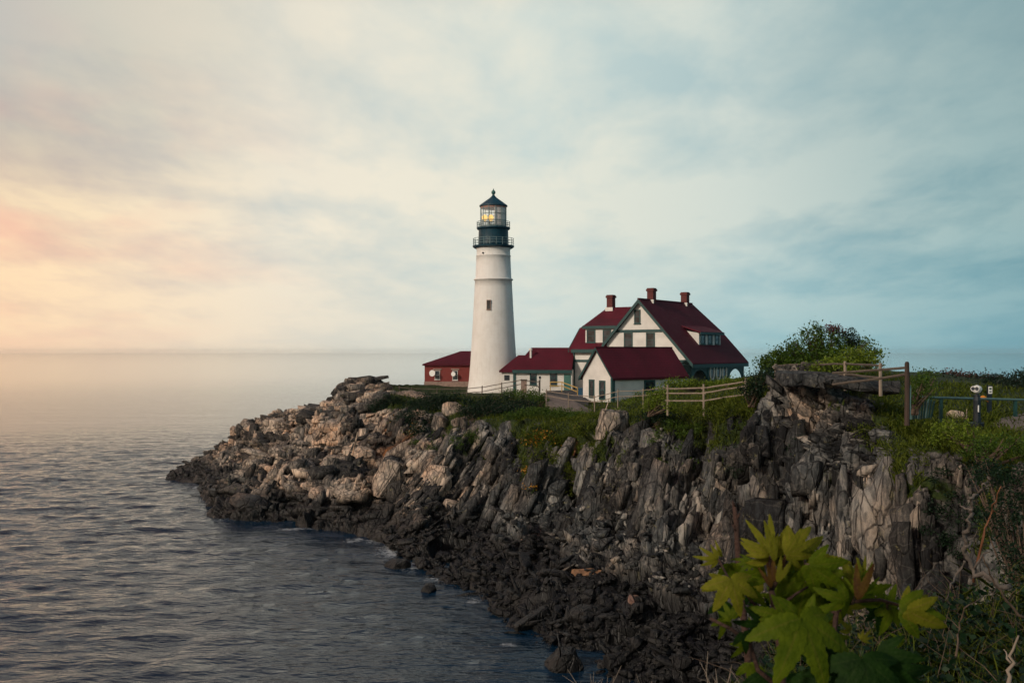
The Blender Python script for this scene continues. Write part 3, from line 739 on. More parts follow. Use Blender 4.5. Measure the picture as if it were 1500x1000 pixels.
for k in range(3):
    c_ = 5.95+k*1.7; zc = fr.Z(545,up_,c_); o_ = MB()
    ring = [(up_+.09,c_+.55*math.cos(t),zc+.85*math.sin(t)) for t in np.linspace(0,2*math.pi,22)]
    o_.tube(ring,.11,6); w_ = o_.build('oval_window', M['trim_white'], house)
    g_ = MB(); g_.prism([(up_+.052,c_+.5*math.cos(t),zc+.8*math.sin(t)) for t in np.linspace(0,2*math.pi,22)[:-1]],(.02,0,0)); g_.build('pane', M['glass'], w_)
fl = MB(); fl.box((4.22,.6,0),(UR-.3,15.0,.35)); fl.build('floor', M['wood_dark'], pc)

# --- small white gabled outbuilding in front
an = P(872,508,97); gz2 = 9.6
f2 = Frame((an.x,an.y,gz2), 52); z2 = an.z-gz2; k2 = 1.23; HW = 2.42; LB = 10.8
shed = empty('garage', f2.o, -f2.a, 'small white gabled outbuilding with a long dark red roof, in front of the big house', 'outbuilding')
m_ = MB(); m_.prism([(0,0,z2),(0,LB,z2),(HW,LB,z2-k2*HW),(HW,0,z2-k2*HW)],T); m_.prism([(0,0,z2),(-HW,0,z2-k2*HW),(-HW,LB,z2-k2*HW),(0,LB,z2)],T)
m_.box((-.1,-.02,z2-.1),(.1,LB,z2+.04)); m_.build('roof', M['roof'], shed)
m_ = MB(); e_ = 2.12
pl = [(-e_,.3,-1.5),(e_,.3,-1.5),(e_,.3,z2-k2*e_-.3),(0,.3,z2-.3),(-e_,.3,z2-k2*e_-.3)]
m_.prism(pl,(0,.25,0)); m_.prism([(p[0],LB-.5,p[2]) for p in pl],(0,.25,0))
m_.box((e_-.25,.55,-1.5),(e_-.002,LB-.5,z2-k2*e_-.25)); m_.box((-e_+.002,.55,-1.5),(-e_+.25,LB-.5,z2-k2*e_-.25))
m_.build('wall', M['white'], shed)
m_ = MB()
for ue in (HW,-HW):
    a = Vector((0,-.05,z2-.04)); b_ = Vector((ue,-.05,z2-k2*HW-.04)); h_ = .3 if ue < 0 else .2
    m_.prism([a,b_,b_-Vector((0,0,h_)),a-Vector((0,0,h_))],(0,.12,0))
m_.box((e_-.2,.21,-1.5),(e_+.03,.297,z2-k2*e_-.4)); m_.box((e_+.002,.3,-1.5),(e_+.06,.55,z2-k2*e_-.4))
m_.prism([(-HW-.02,-.05,z2-k2*HW-.02),(-HW-.02,LB,z2-k2*HW-.02),(-HW-.02,LB,z2-k2*HW-.26),(-HW-.02,-.05,z2-k2*HW-.26)],(.1,0,0))
m_.build('trim', M['teal'], shed)
for x0,x1,y0,y1 in ((864.5,869.5,558,581),(879.5,885.5,559,583)):
    u0,u1 = f2.U(x0,.3), f2.U(x1,.3); window(shed,'v',.3,u0,u1,f2.Z(y1,0,.3),f2.Z(y0,0,.3),frame='teal',sill=False,w=.14)
va_,vb2 = f2.V(945,e_), f2.V(957.5,e_); window(shed,'u',e_,va_,vb2,f2.Z(571,e_,va_),f2.Z(559,e_,va_),frame='teal',out=1,w=.16)

# --- low white wing between tower and house
cn = P(733,543,113.5); gz3 = 10.3
f3 = Frame((cn.x,cn.y,gz3), 8)
wing = empty('connecting_wing', f3.o, -f3.a, 'low white wing with a dark red roof joining the lighthouse to the big house', 'building')
uA, uB = f3.U(753,0), f3.U(838,0); zE3 = f3.Z(541,uA,-.3); zR3 = f3.Z(509,uA,3.4)
m_ = MB()
m_.prism([(uA-.1,-.35,zE3),(uB,-.35,zE3),(uB,3.4,zR3),(uA+1.6,3.4,zR3)],T); m_.prism([(uB,7.1,zE3),(uA-.1,7.1,zE3),(uA+1.6,3.4,zR3),(uB,3.4,zR3)],T)
m_.prism([(uA-.1,-.35,zE3),(uA+1.6,3.4,zR3),(uA-.1,7.1,zE3)],T)
zr4 = f3.Z(520,uA,2.6)
m_.prism([(-.1,-.3,zE3-.12),(uA+.6,-.3,zE3-.12),(uA+1.2,2.6,zr4),(1.7,2.6,zr4)],T); m_.prism([(uA+1.2,2.6,zr4),(uA+.6,5.5,zE3-.12),(-.1,5.5,zE3-.12),(1.7,2.6,zr4)],T)
m_.prism([(-.1,-.3,zE3-.12),(1.7,2.6,zr4),(-.1,5.5,zE3-.12)],T)
r3 = m_.build('roof', M['roof'], wing)
m_ = MB(); m_.tube([(f3.U(778,2),1.7,zR3-1.7),(f3.U(778,2),1.7,zR3-.3)],.12,8); m_.tube([(f3.U(778,2),1.7,zR3-.3),(f3.U(778,2),1.7,zR3-.1)],.2,8); m_.build('vent_pipe', M['trim_white'], r3)
m_ = MB(); m_.box((uA,0,-1.2),(uB,6.8,zE3-.06)); m_.box((.15,.02,-1.2),(uA-.002,5.2,zE3-.25)); m_.build('wall', M['white'], wing)
m_ = MB(); m_.box((uA-.1,-.08,-1),(uA+.2,-.003,zE3-.4)); m_.box((uA-.15,-.4,zE3-.42),(uB,-.34,zE3-.04)); m_.build('trim', M['teal'], wing)
for x0,x1,y0,y1 in ((777.5,784.5,544,562),(807,814.5,544,563)): gw(x0,x1,y0,y1,v=0,fr_=f3,par=wing,frame='teal')
m_ = MB(); m_.box((f3.U(826,0),-.06,-.2),(f3.U(836,0),-.003,zE3-.5)); dr = m_.build('door', M['teal_door'], wing)
m_ = MB(); m_.lathe([(.02,-.05),(.06,-.02),(.06,.02),(.02,.05)],8,(f3.U(827.2,0),-.1,1.0)); m_.build('handle', M['black_metal'], dr)
u_ = f3.U(742.5,.02); z_ = f3.Z(553,u_,0); m_ = MB(); m_.box((u_-.3,-.02,z_-.3),(u_+.3,.018,z_+.3)); m_.build('vent', M['black_metal'], wing)

# --- red brick fog-signal building behind the tower
cb = P(622,533,129); gz5 = 10.3
f5 = Frame((cb.x,cb.y,gz5), 4)
brk = empty('brick_building', f5.o, -f5.a, 'low red brick building with a dark red hipped roof, left of the lighthouse', 'building')
zE5 = f5.Z(533,0,0); zR5 = f5.Z(514,5,3.5); uW = 10.5
m_ = MB(); m_.prism([(-.25,-.3,zE5),(uW,-.3,zE5),(uW-3.5,3.6,zR5),(4.3,3.6,zR5)],T); m_.prism([(-.25,-.3,zE5),(4.3,3.6,zR5),(-.25,7.5,zE5)],T)
m_.prism([(uW,7.5,zE5),(-.25,7.5,zE5),(4.3,3.6,zR5),(uW-3.5,3.6,zR5)],T); m_.prism([(uW,-.3,zE5),(uW,7.5,zE5),(uW-3.5,3.6,zR5)],T); m_.build('roof', M['roof'], brk)
m_ = MB(); zs = f5.Z(558.5,3,0); m_.box((0,0,zs),(uW-.4,7.2,zE5-.1)); m_.build('wall', M['redbrick'], brk)
m_ = MB(); m_.box((-.06,-.08,-2.0),(uW-.34,7.26,zs-.003)); m_.build('foundation', M['stone_base'], brk)
for x0,x1,y0,y1 in ((637.5,644,543,555),(663.5,670,543,556)):
    w_ = gw(x0,x1,y0,y1,v=0,fr_=f5,par=brk,w=.05); u0,u1 = f5.U(x0,0),f5.U(x1,0)
    l_ = MB(); zt = f5.Z(y0,u0,0); l_.box((u0-.25,-.1,zt+.12),(u1+.25,-.003,zt+.3)); l_.build('lintel', M['stone_base'], w_)
u_ = f5.U(635.3,-.1); z_ = f5.Z(546.5,u_,0); m_ = MB()
m_.tube([(u_,-.02,z_),(u_,-.35,z_),(u_-.1,-.75,z_+.02)],[.16,.2,.42],12); m_.build('fog_horn', M['white_metal'], brk)
u_ = f5.U(664.8,-.1); m_ = MB(); m_.tube([(u_+.15,-.02,z_-.1),(u_+.1,-.35,z_-.1),(u_,-.7,z_-.08)],[.13,.16,.3],12); m_.build('fog_horn', M['white_metal'], brk)

# --- lighthouse
LY = 121.0; lx = (722.8-750)/F*LY; lz = P(722,574,LY).z
lh = empty('lighthouse', (lx,LY,lz-.8), 0, 'tall tapering white stone lighthouse with a dark lantern room and lit lamps', 'lighthouse')
B = lz-.8
def hz(py): return CH-(py-HZ)/F*LY-B
def rr(px): return px/F*LY
prof = [(rr(41.5),0)]
for t in np.linspace(0,1,16):
    py = 570-t*(570-411); prof.append((rr(37.8-(37.8-27.0)*(t**.72)), hz(py)))
prof += [(rr(28.6),hz(410.6)),(rr(28.9),hz(409.3)),(rr(27.6),hz(408.4)),(rr(26.3),hz(407.5)),(rr(25.2),hz(384)),(rr(25.0),hz(376)),(rr(25.5),hz(375.6)),(rr(25.5),hz(374.6)),(rr(24.6),hz(374)),(rr(24.6),hz(366)),(rr(26.5),hz(363.5))]
MB().lathe(prof,72).build('tower', M['tower'], lh, True)
tw = [o for o in lh.children if o.name.startswith('tower')][0]
from math import atan2
# tower window, on the side towards the cove
py0,py1 = 441.5,454; rw = rr(30.0); ang = math.asin((716.5-722.8)/30.0)
dx, dy = math.sin(ang), -math.cos(ang)
wz0, wz1 = hz(py1), hz(py0)
m_ = MB()
m_.box((-.25,-.10,wz0),(-.19,.05,wz1)); m_.box((.19,-.10,wz0),(.25,.05,wz1)); m_.box((-.25,-.10,wz1),(.25,.05,wz1+.08)); m_.box((-.28,-.13,wz0-.1),(.28,.05,wz0)); W_ = m_.build('window', M['stone_base'], lh); W_.location = (dx*(rw-.05), dy*(rw-.05), 0); W_.rotation_euler.z = math.atan2(dy,dx)+math.pi/2
m_ = MB(); m_.box((-.19,-.07,wz0),(.19,.03,wz1)); m_.build('pane', M['glass'], W_)
m_ = MB(); a_ = math.asin((708-722.8)/25.6); m_.lathe([(.03,-.1),(.11,-.06),(.11,.06),(.03,.1)],10,(rr(25.6)*math.sin(a_),-rr(25.6)*math.cos(a_),hz(372.5))); m_.build('wall_lamp', M['black_metal'], lh)
MB().lathe([(rr(24),hz(364.5)),(rr(27.5),hz(364)),(rr(30.2),hz(362.2)),(rr(30.6),hz(360.4)),(rr(22),hz(359.8))],48).build('gallery', M['iron'], lh, False)
MB().lathe([(rr(22.6),hz(359.9)),(rr(22.2),hz(358)),(rr(21.6),hz(337.5)),(rr(22.6),hz(335.5))],48).build('watch_room', M['iron'], lh, True)
MB().lathe([(rr(21),hz(337.6)),(rr(23.6),hz(336.4)),(rr(24.6),hz(335)),(rr(24.6),hz(333.6)),(rr(19),hz(333.1))],48).build('upper_gallery', M['iron'], lh)
def railing(name, rad, z0, z1, n, levels, m):
    r_ = MB()
    for k in range(n):
        t = 2*math.pi*(k+.5)/n; r_.beam((rad*math.cos(t),rad*math.sin(t),z0),(rad*math.cos(t),rad*math.sin(t),z1+.04),.055)
    for k in range(levels): r_.ring(rad, z1-(z1-z0)*k/levels, .03)
    return r_.build(name, m, lh)
railing('gallery_railing', rr(29.6), hz(360.5), hz(350), 20, 3, M['iron_grey'])
railing('upper_railing', rr(24.2), hz(333.6), hz(325.5), 18, 3, M['iron_grey'])
# lantern room: sill, mullions, panes, blanking panels, lamps
MB().lathe([(rr(19.6),hz(333.2)),(rr(19.6),hz(331.5)),(rr(18.8),hz(331.3))],40).build('lantern_sill', M['iron_grey'], lh)
m_ = MB(); R_ = rr(19.0); nl = 12
for k in range(nl):
    t = 2*math.pi*(k+.35)/nl; m_.beam((R_*math.cos(t),R_*math.sin(t),hz(331.6)),(R_*math.cos(t),R_*math.sin(t),hz(302.5)),.075)
for py in (323.5,314): m_.ring(R_,hz(py),.032,nl*2)
m_.build('mullion', M['iron_grey'], lh)
gm, nt, b = new_mat('lantern_glass'); b.inputs['Base Color'].default_value = (.9,.95,.95,1); b.inputs['Roughness'].default_value = .04
tp = N(nt,'ShaderNodeBsdfTransparent'); ms = N(nt,'ShaderNodeMixShader',Fac=.22)
nt.links.new(tp.outputs[0],ms.inputs[1]); nt.links.new(b.outputs[0],ms.inputs[2]); nt.links.new(ms.outputs[0],nt.nodes['Material Output'].inputs[0])
g_ = MB(); vs=[]; fs=[]
for k in range(48):
    t=2*math.pi*k/48; vs += [(R_*.985*math.cos(t),R_*.985*math.sin(t),hz(331.4)),(R_*.985*math.cos(t),R_*.985*math.sin(t),hz(302.6))]
for k in range(48): fs.append((2*k,2*((k+1)%48),2*((k+1)%48)+1,2*k+1))
g_.add(vs,fs).build('lantern_pane', gm, lh)
bl = MB(); th = np.linspace(math.radians(-84),math.radians(50),14); rp = R_*.95     # opaque panels on the landward side
for a0,a1 in zip(th[:-1],th[1:]):
    p0=(rp*math.cos(a0),rp*math.sin(a0)); p1=(rp*math.cos(a1),rp*math.sin(a1))
    bl.add([(p0[0],p0[1],hz(331)),(p1[0],p1[1],hz(331)),(p1[0],p1[1],hz(303)),(p0[0],p0[1],hz(303)),(p0[0]*.97,p0[1]*.97,hz(331)),(p1[0]*.97,p1[1]*.97,hz(331)),(p1[0]*.97,p1[1]*.97,hz(303)),(p0[0]*.97,p0[1]*.97,hz(303))],
           [(0,1,2,3),(5,4,7,6),(0,3,7,4),(1,5,6,2),(3,2,6,7),(0,4,5,1)])
bl.build('blanking_panel', paint('pale_pink_panel',(.80,.68,.62,1),.06,.4), lh)
MB().lathe([(rr(19),hz(305.4)),(rr(18.8),hz(302.2))],40).build('ceiling', paint('lantern_ceiling',(.35,.18,.14,1)), lh)
MB().lathe([(rr(19.2),hz(303.4)),(rr(20.6),hz(302.8)),(rr(20.6),hz(301.2)),(rr(12.5),hz(295.2)),(rr(6),hz(290.6)),(rr(3.0),hz(287.8)),(rr(1.8),hz(286))],40).build('lantern_roof', M['iron'], lh, False)
MB().lathe([(.06,hz(287)),(.16,hz(285.4))]+[(max(.05,rr(3.1)*math.cos(t)),hz(282)+rr(3.3)*math.sin(t)) for t in np.linspace(-1.2,1.35,12)]+[(.07,hz(278.2)),(.04,hz(276.6))],20).build('finial', M['copper'], lh, True)
em = bpy.data.materials.new('lamp_lens'); em.use_nodes=True; nt=em.node_tree; nt.nodes.clear()
e_=N(nt,'ShaderNodeEmission',Strength=1.4); lw=N(nt,'ShaderNodeTexCoord'); gr=N(nt,'ShaderNodeTexNoise',Scale=5.0); nt.links.new(lw.outputs['Object'],gr.inputs[0])
nt.links.new(ramp(nt,gr.outputs[0],[(.3,(.85,.40,.05)),(.6,(1.0,.66,.16))]),e_.inputs[0]); oo=N(nt,'ShaderNodeOutputMaterial'); nt.links.new(e_.outputs[0],oo.inputs[0])
for px in (710.2,719.2):
    x_ = rr(px-722.8); zl = hz(320.2)
    d_ = Vector((-lx-.0,-LY,0)).normalized()
    lmp = MB().tube([(0,0,0),(0,-.3,0)],[.2,.37],18).build('beacon_lamp', M['stem_red'], lh, True); lmp.location = (x_,-.35,zl)
    vs=[(0,-.42,0)]; fs=[]
    for j,(r_,y_) in enumerate(((.16,-.41),(.27,-.37),(.345,-.305))):
        for k in range(20): t=2*math.pi*k/20; vs.append((r_*math.cos(t),y_,r_*1.12*math.sin(t)))
    for k in range(20): fs.append((0,1+k,1+(k+1)%20))
    for j in range(2):
        for k in range(20): fs.append((1+j*20+k,1+j*20+(k+1)%20,1+(j+1)*20+(k+1)%20,1+(j+1)*20+k))
    MB().add(vs,fs).build('lens', em, lmp, True)
m_=MB(); m_.tube([(-.5,0,hz(331.4)),(-.5,0,hz(325))],.13,8); m_.beam((-1.2,0,hz(324.6)),(.2,0,hz(324.6)),.12); m_.tube([(-.5,-.1,hz(325)),(-.5,-.1,hz(304))],.05,6); m_.build('lamp_stand', M['stem_red'], lh)

# ------------------------------------------------------------------ fences
def wobble(p0, p1, n, a):
    p0=Vector(p0); p1=Vector(p1)
    return [p0.lerp(p1,k/n)+Vector((random.uniform(-a,a),random.uniform(-a,a),random.uniform(-a,a))) for k in range(n+1)]
def rail_fence(posts, hgt, levels, m_post, m_rail, label, pr=.07, rr_=.05, fixed=None, group=None, sag=.02, base=None):
    """posts: list of ground points; rails run between neighbouring posts at the given heights"""
    root = empty('rail_fence', posts[0], 0, label, 'fence', group); o0 = Vector(posts[0])
    loc = [Vector(p)-o0 for p in posts]
    for k,p in enumerate(loc):
        q = MB(); t = Vector((random.uniform(-.04,.04),random.uniform(-.04,.04),hgt+random.uniform(-.03,.06)))
        q.tube([p-Vector((0,0,.5)),p+t*.5,p+t],[pr*1.1,pr,pr*.92],7); q.build('post', m_post, root)
    for a,b in zip(loc[:-1],loc[1:]):
        for l in levels:
            q = MB(); d=(b-a).normalized()*.18
            q.tube(wobble(a+Vector((0,0,l))-d,b+Vector((0,0,l+random.uniform(-.03,.03)))+d,4,sag),[rr_*.8,rr_,rr_*1.05,rr_,rr_*.8],6); q.build('rail', m_rail, root)
    return root
def at(px, py, Y): return P(px,py,Y)
rail_fence([at(978,597,64),at(1031,597,61.5),at(1092,588,60)],1.48,(.45,.92,1.22),M['wood'],M['wood'],'pale tan split-rail fence on the cliff edge below the porch shrubs',.07,.05)
rail_fence([at(1137,557,56),at(1176,557,53.5),at(1238,557,49),at(1331,598,38.3)][:3]+[at(1290,563,43)],.95,(.3,.83),M['wood'],M['wood_grey'],'weathered rail fence above the flat rock ledge, half hidden by the big shrub',.075,.055)
cp = empty('fence_post', at(1328.5,600,38), 0, 'tall thick dark wooden post at the end of the ledge fence', 'post')
q = MB(); q.tube([(0,0,-.6),(.01,0,.9),(0,.01,1.78)],[.10,.095,.085],9); q.build('post', M['wood_dark'], cp)
q = MB(); q.tube([(0,0,1.78),(0,0,1.84)],[.08,.05],9); q.build('cap', M['wood_dark'], cp)
q = MB(); q.tube(wobble((-.05,0,1.62),(-1.35,4.6,1.3),4,.02),.055,6); q.tube(wobble((-.05,0,1.33),(-1.35,4.6,.8),4,.02),.055,6); q.build('rail', M['wood_grey'], cp)
rail_fence([at(800,588,95),at(833,594,91),at(871,598,88),at(905,590,86),at(942,589,83),at(972,586,80)],1.15,(.55,1.0),M['wood'],M['wood'],'pale rail fence running past the front of the small white outbuilding',.05,.036)
rail_fence([at(585,578,122),at(603,580,120),at(640,581,118),at(684,581,114),at(706,579,113),at(735,574,110.5),at(764,569,108),at(790,572,104)],1.05,(.45,.92),M['wood_grey'],M['wood_grey'],'thin grey rail fence along the cliff top in front of the lighthouse',.06,.045)
# stone pillar and little sign in front of the low wing
pl_ = empty('gate_pillar', at(767.5,571.5,107.5), 0, 'short square stone pillar in the fence in front of the low wing', 'pillar')
MB().box((-.3,-.3,-.4),(.3,.3,1.05)).build('shaft', M['stone_base'], pl_); MB().box((-.36,-.36,1.052),(.36,.36,1.18)).build('cap', M['wood_grey'], pl_)
sp_ = empty('marker_post', at(791,570,104), 0, 'thin dark post with a small dark box on top beside the paved yard', 'post')
MB().tube([(0,0,-.3),(0,0,1.1)],.045,7).build('pole', M['black_metal'], sp_); MB().box((-.11,-.09,1.1),(.11,.09,1.36)).build('box', M['black_metal'], sp_)
# yellow handrail, dark paving and the blue bin
hr = empty('handrail', at(806,569,110), 0, 'ochre yellow handrail in front of the green door', 'handrail'); h0 = Vector(at(806,569,110))
pts = [at(806,559.5,110)-h0, at(823,559.5,107)-h0, at(846,568,101)-h0]; q = MB(); q.tube(pts,.06,6); q.tube([p-Vector((0,0,.4)) for p in pts],.05,6); q.build('rail', M['yellow'], hr)
for p in pts: q = MB(); q.tube([p-Vector((0,0,1.1)),p],.05,6); q.build('post', M['yellow'], hr)
yard = [at(798,573,108),at(838,570,108),at(856,584,96),at(838,585,96),at(815,580,100)]
def sheet(name, pts, m, th=.5):
    q = MB(); q.prism([Vector(p)-Vector((0,0,th)) for p in pts],(0,0,th)); return tag(q.build(name,m),kind='structure')
sheet('paved_yard', [at(800,572,109),at(845,571,109),at(862,586,95),at(832,586,95)], M['asphalt'])
sheet('path', [at(797,576,104),at(836,584,96),at(875,604,88.5),at(868,611,85),at(840,607,88),at(800,592,95)], M['gravel'])
sheet('footpath', [hit(px,py)+Vector((0,0,.16)) for px,py in ((1448,628),(1466,617),(1500,610),(1540,612),(1545,628),(1490,634))], M['gravel'], .4)
bn = empty('bin', at(851.5,585,100), 0, 'small blue bin standing against the left corner of the outbuilding', 'bin')
MB().prism([(-.28,-.28,0),(.28,-.28,0),(.28,.28,0),(-.28,.28,0)],(0,0,1.05)).build('body', M['blue'], bn); MB().box((-.32,-.34,1.052),(.32,.32,1.17)).build('lid', M['blue'], bn)

# green metal fence on the right with a pale top rail
GY = 46.0; mf = empty('metal_fence', at(1340,612,GY), 0, 'green metal fence with a pale top rail across the right-hand lawn', 'fence'); m0 = Vector(at(1340,612,GY))
def rel(px,py,Y): return Vector(at(px,py,Y))-m0
q = MB(); q.tube([rel(1338,581.5,43),rel(1420,583.5,45),rel(1500,585.5,46.5),rel(1590,588,48)],.055,7); q.build('top_rail', M['metal_rail'], mf)
for px,y0,y1,Y in ((1378,583,618,44),(1487,586,622,46.3),(1560,588,625,47.5)):
    q = MB(); q.beam(rel(px,y1,Y),rel(px,y0,Y),.13); q.build('post', M['metal_green'], mf)
for k in range(9):
    px = 1334+k*3.7; Y = 41.5+k*.25; q = MB(); q.beam(rel(px,614-k*.3,Y),rel(px+.6*k,577+k*.9+(k%3)*1.6,Y),.075,.05); q.build('baluster', M['metal_green'] if k%3 else M['metal_rail'], mf)
q = MB(); q.beam(rel(1331.5,608,39),rel(1332.2,564,39),.10); q.build('end_post', M['metal_rail'], mf)
q = MB(); q.beam(rel(1338,580,42.5),rel(1348,575,43),.07); q.build('brace', M['metal_rail'], mf)

# coin viewer on its post, sign post, white stone, log
VY = 44.0; v0_ = at(1431,621,VY)
cv = empty('coin_viewer', v0_, math.radians(-50), 'white-headed coin binocular viewer on a dark post on the lawn', 'viewer'); s = VY/F
q = MB(); q.lathe([(.30,-.3),(.30,.06),(.17,.1),(.15,.5),(.16,1.05),(.13,1.25)],14); q.build('pedestal', M['black_metal'], cv, False)
q = MB(); q.lathe([(.08,1.2),(.15,1.24),(.15,1.3)],12); q.box((-.05,-.05,1.28),(.05,.05,1.42)); q.build('yoke', M['black_metal'], cv)
q = MB()
for sx in (-.085,.085): q.tube([(sx,.18,1.55),(sx,-.02,1.56),(sx,-.19,1.57)],[.07,.10,.115],12)
q.lathe([(.02,1.36),(.15,1.40),(.20,1.52),(.18,1.66),(.02,1.73)],12); hd = q.build('head', M['white_metal'], cv, False)
q = MB()
for sx in (-.085,.085): q.tube([(sx,-.192,1.57),(sx,-.202,1.57)],.085,12)
q.build('lens', M['glass'], hd)
q = MB(); q.box((.13,-.2,.55),(.17,-.14,.85)); q.build('coin_handle', M['white_metal'], cv)
sg = empty('sign_post', at(1449,618,47.5), 0, 'dark post with a small white notice plate and an orange tag behind the viewer', 'sign')
q = MB(); q.beam((0,0,-.4),(0,0,1.75),.17); q.build('post', M['black_metal'], sg)
q = MB(); q.box((-.09,-.11,1.36),(.09,-.088,1.70)); pt = q.build('plate', M['white_metal'], sg)
q = MB(); q.box((-.055,-.116,1.55),(.055,-.112,1.64)); q.box((-.055,-.116,1.42),(.055,-.112,1.48)); q.build('symbol', M['metal_green'], pt)
q = MB(); q.lathe([(.03,1.06),(.14,1.10),(.17,1.17),(.09,1.25),(.03,1.28)],9,(-.34,-.1,0)); q.beam((-.34,-.1,1.1),(-.02,-.05,.95),.03); q.build('orange_tag', M['orange'], sg)

# ------------------------------------------------------------------ rocks
def hull_rock(seed, dims, n=16, cut=.75):
    r = random.Random(seed); bm = bmesh.new()
    for _ in range(n):
        v = Vector((r.uniform(-1,1),r.uniform(-1,1),r.uniform(-1,1)))
        mx = max(abs(v.x),abs(v.y),abs(v.z)); v = v/mx*cut+v.normalized()*(1-cut)
        bm.verts.new((v.x*dims[0]/2,v.y*dims[1]/2,v.z*dims[2]/2))
    bmesh.ops.convex_hull(bm, input=bm.verts)
    for v in [v for v in bm.verts if not v.link_faces]: bm.verts.remove(v)
    bm.normal_update(); return bm
def add_attrs(me, tv, pv=0.0):
    for nm, val in (('tint',tv),('veg',0.),('ochre',0.),('pale',pv)):
        a = me.attributes.new(nm,'FLOAT','POINT'); a.data.foreach_set('value', np.full(len(me.vertices),val,np.float32))
VAR = []
for k in range(12):
    bm = hull_rock(40+k, ((1,.8,.6),(1.5,.7,.4),(1.2,1,.7),(1.9,.6,.45))[k%4], 15+k%4)
    bmesh.ops.bevel(bm, geom=bm.edges[:], offset=.035, segments=1, affect='EDGES')
    me_ = bpy.data.meshes.new('boulder'); bm.to_mesh(me_); bm.free(); me_.materials.append(M['rock']); add_attrs(me_, random.uniform(.1,.6)); VAR.append(me_)
def place_rock(p, size, rz, tilt, label, group=None, me_=None, name='boulder', sink=.25):
    o = bpy.data.objects.new(name, me_ or random.choice(VAR)); col.objects.link(o)
    o.location = p+Vector((0,0,size*sink*.4)); o.scale = (size,)*3; o.rotation_euler = (tilt,random.uniform(-.5,.5),rz)
    return tag(o, label, 'boulder', group)
# beach: candidates are surface points between the waterline and the foot of the cliff
cand = np.where((TJ>.92)&(TJ<2.25)&(SS>7.0)&(SS<15.5)&(PY<1015)&(PX>540))[0]
pts_ = V2[cand]; nb = 0; taken = []
order = RNG.permutation(len(cand))
for j in order:
    if nb >= 150: break
    p = Vector(pts_[j]); t = TJ[cand[j]]
    sz = random.uniform(.7,1.35)*(1.15 if t < 1.5 else .9)
    if any((p-q).length < .9*(sz+r_)*.6 for q,r_ in taken): continue
    taken.append((p,sz)); nb += 1
    if t < 1.45: lb, gp = 'dark wet weed-blackened boulder at the edge of the water below the cliff', 'dark boulders along the waterline'
    else: lb, gp = 'angular grey boulder in the rubble at the foot of the cliff', 'grey boulders at the foot of the cliff'
    place_rock(p, sz, random.uniform(0,6.3), random.uniform(-.4,.4), lb, gp)
# rubble too small to count
rv = []; rf_ = []; rt = []; off = 0
RB = []
for k in range(10):
    bm = hull_rock(300+k, ((1,.7,.35),(1.6,.5,.3),(1,.9,.6),(2.0,.55,.25),(1.2,.6,.5))[k%5], 11)
    bmesh.ops.triangulate(bm, faces=bm.faces[:]); bm.verts.index_update()
    RB.append((np.array([v.co[:] for v in bm.verts]), np.array([[v.index for v in f.verts] for f in bm.faces]))); bm.free()
cand2 = np.where((TJ>.9)&(TJ<2.5)&(SS>6.4)&(SS<16.5)&(PY<1030))[0]
for j in RNG.choice(cand2, 4600):
    v_, f_ = RB[random.randrange(10)]; t = TJ[j]
    sz = (.22+.75*random.random()**2.2)*(1.0 if t<1.8 else .8)
    R_ = np.array(Matrix.Rotation(random.uniform(0,6.3),3,'Z') @ Matrix.Rotation(random.gauss(.35,.45),3,'X') @ Matrix.Rotation(random.gauss(0,.4),3,'Y'))
    rv.append(v_*sz @ R_.T + V2[j]+np.array((0,0,sz*.12))); rf_.append(f_+off); off += len(v_); rt.append(np.full(len(v_),random.random()**2.2*1.15))
mer = np_mesh('rubble', np.concatenate(rv), np.concatenate(rf_)); add_attrs(mer, 0.)
mer.attributes['tint'].data.foreach_set('value', np.concatenate(rt).astype(np.float32))
tag(link_mesh('rubble', mer, M['rock']), 'broken grey and black slate rubble covering the beach below the cliff', 'rubble', kind='stuff')
# single rocks one can point to
def own_rock(px, py, dims, rz, label, seed, tint_=.3, pale_=0., rot=(0,0), m=None, Y=None, name='boulder', cut=.75):
    p = at(px,py,Y) if Y else hit(px,py)
    bm = hull_rock(seed, dims, 22, cut); bmesh.ops.bevel(bm, geom=bm.edges[:], offset=.04*min(dims), segments=2, affect='EDGES')
    bmesh.ops.subdivide_edges(bm, edges=[e for e in bm.edges if e.calc_length()>.35*max(dims)], cuts=2, use_grid_fill=True)
    for v in bm.verts: v.co += v.normal*(mnoise.noise(v.co*2.2/max(dims)*2+Vector((seed,0,0)))*.05*max(dims))
    me_ = bpy.data.meshes.new(name); bm.to_mesh(me_); bm.free(); add_attrs(me_, tint_, pale_)
    o = link_mesh(name, me_, m or M['rock']); o.location = p; o.rotation_euler = (rot[0],rot[1],rz)
    return tag(o, label, 'boulder')
own_rock(826,974,(2.0,1.8,1.7),.4,'large rounded dark boulder standing alone in the water at the bottom of the cove',901,.5,cut=.45,Y=47.6)
own_rock(583,829,(1.9,1.2,1.1),.3,'pointed wet rock just off the shore beside the white foam',902,.5,Y=69.7)
own_rock(629,862,(1.1,.9,.6),1.0,'small dark rock breaking the surface of the cove',903,.4,Y=62.8)
pinkm = paint('pink_slab_rock',(.28,.17,.135,1),.35,.85,2.0,.8)
own_rock(790,782,(2.6,1.2,.5),.5,'long pinkish slab lying across the rubble under the grassy gully',904,rot=(.2,-.1),m=pinkm)
own_rock(770,790,(1.3,1.0,.5),1.2,'smaller pinkish slab at the left end of the long pink one',905,rot=(.3,.1),m=pinkm)
orm = paint('orange_slab_rock',(.30,.16,.085,1),.35,.85,2.0,.8)
own_rock(861,839,(2.0,.8,.35),.2,'flat orange-brown slab in the middle of the rubble beach',906,rot=(.25,0),m=orm)
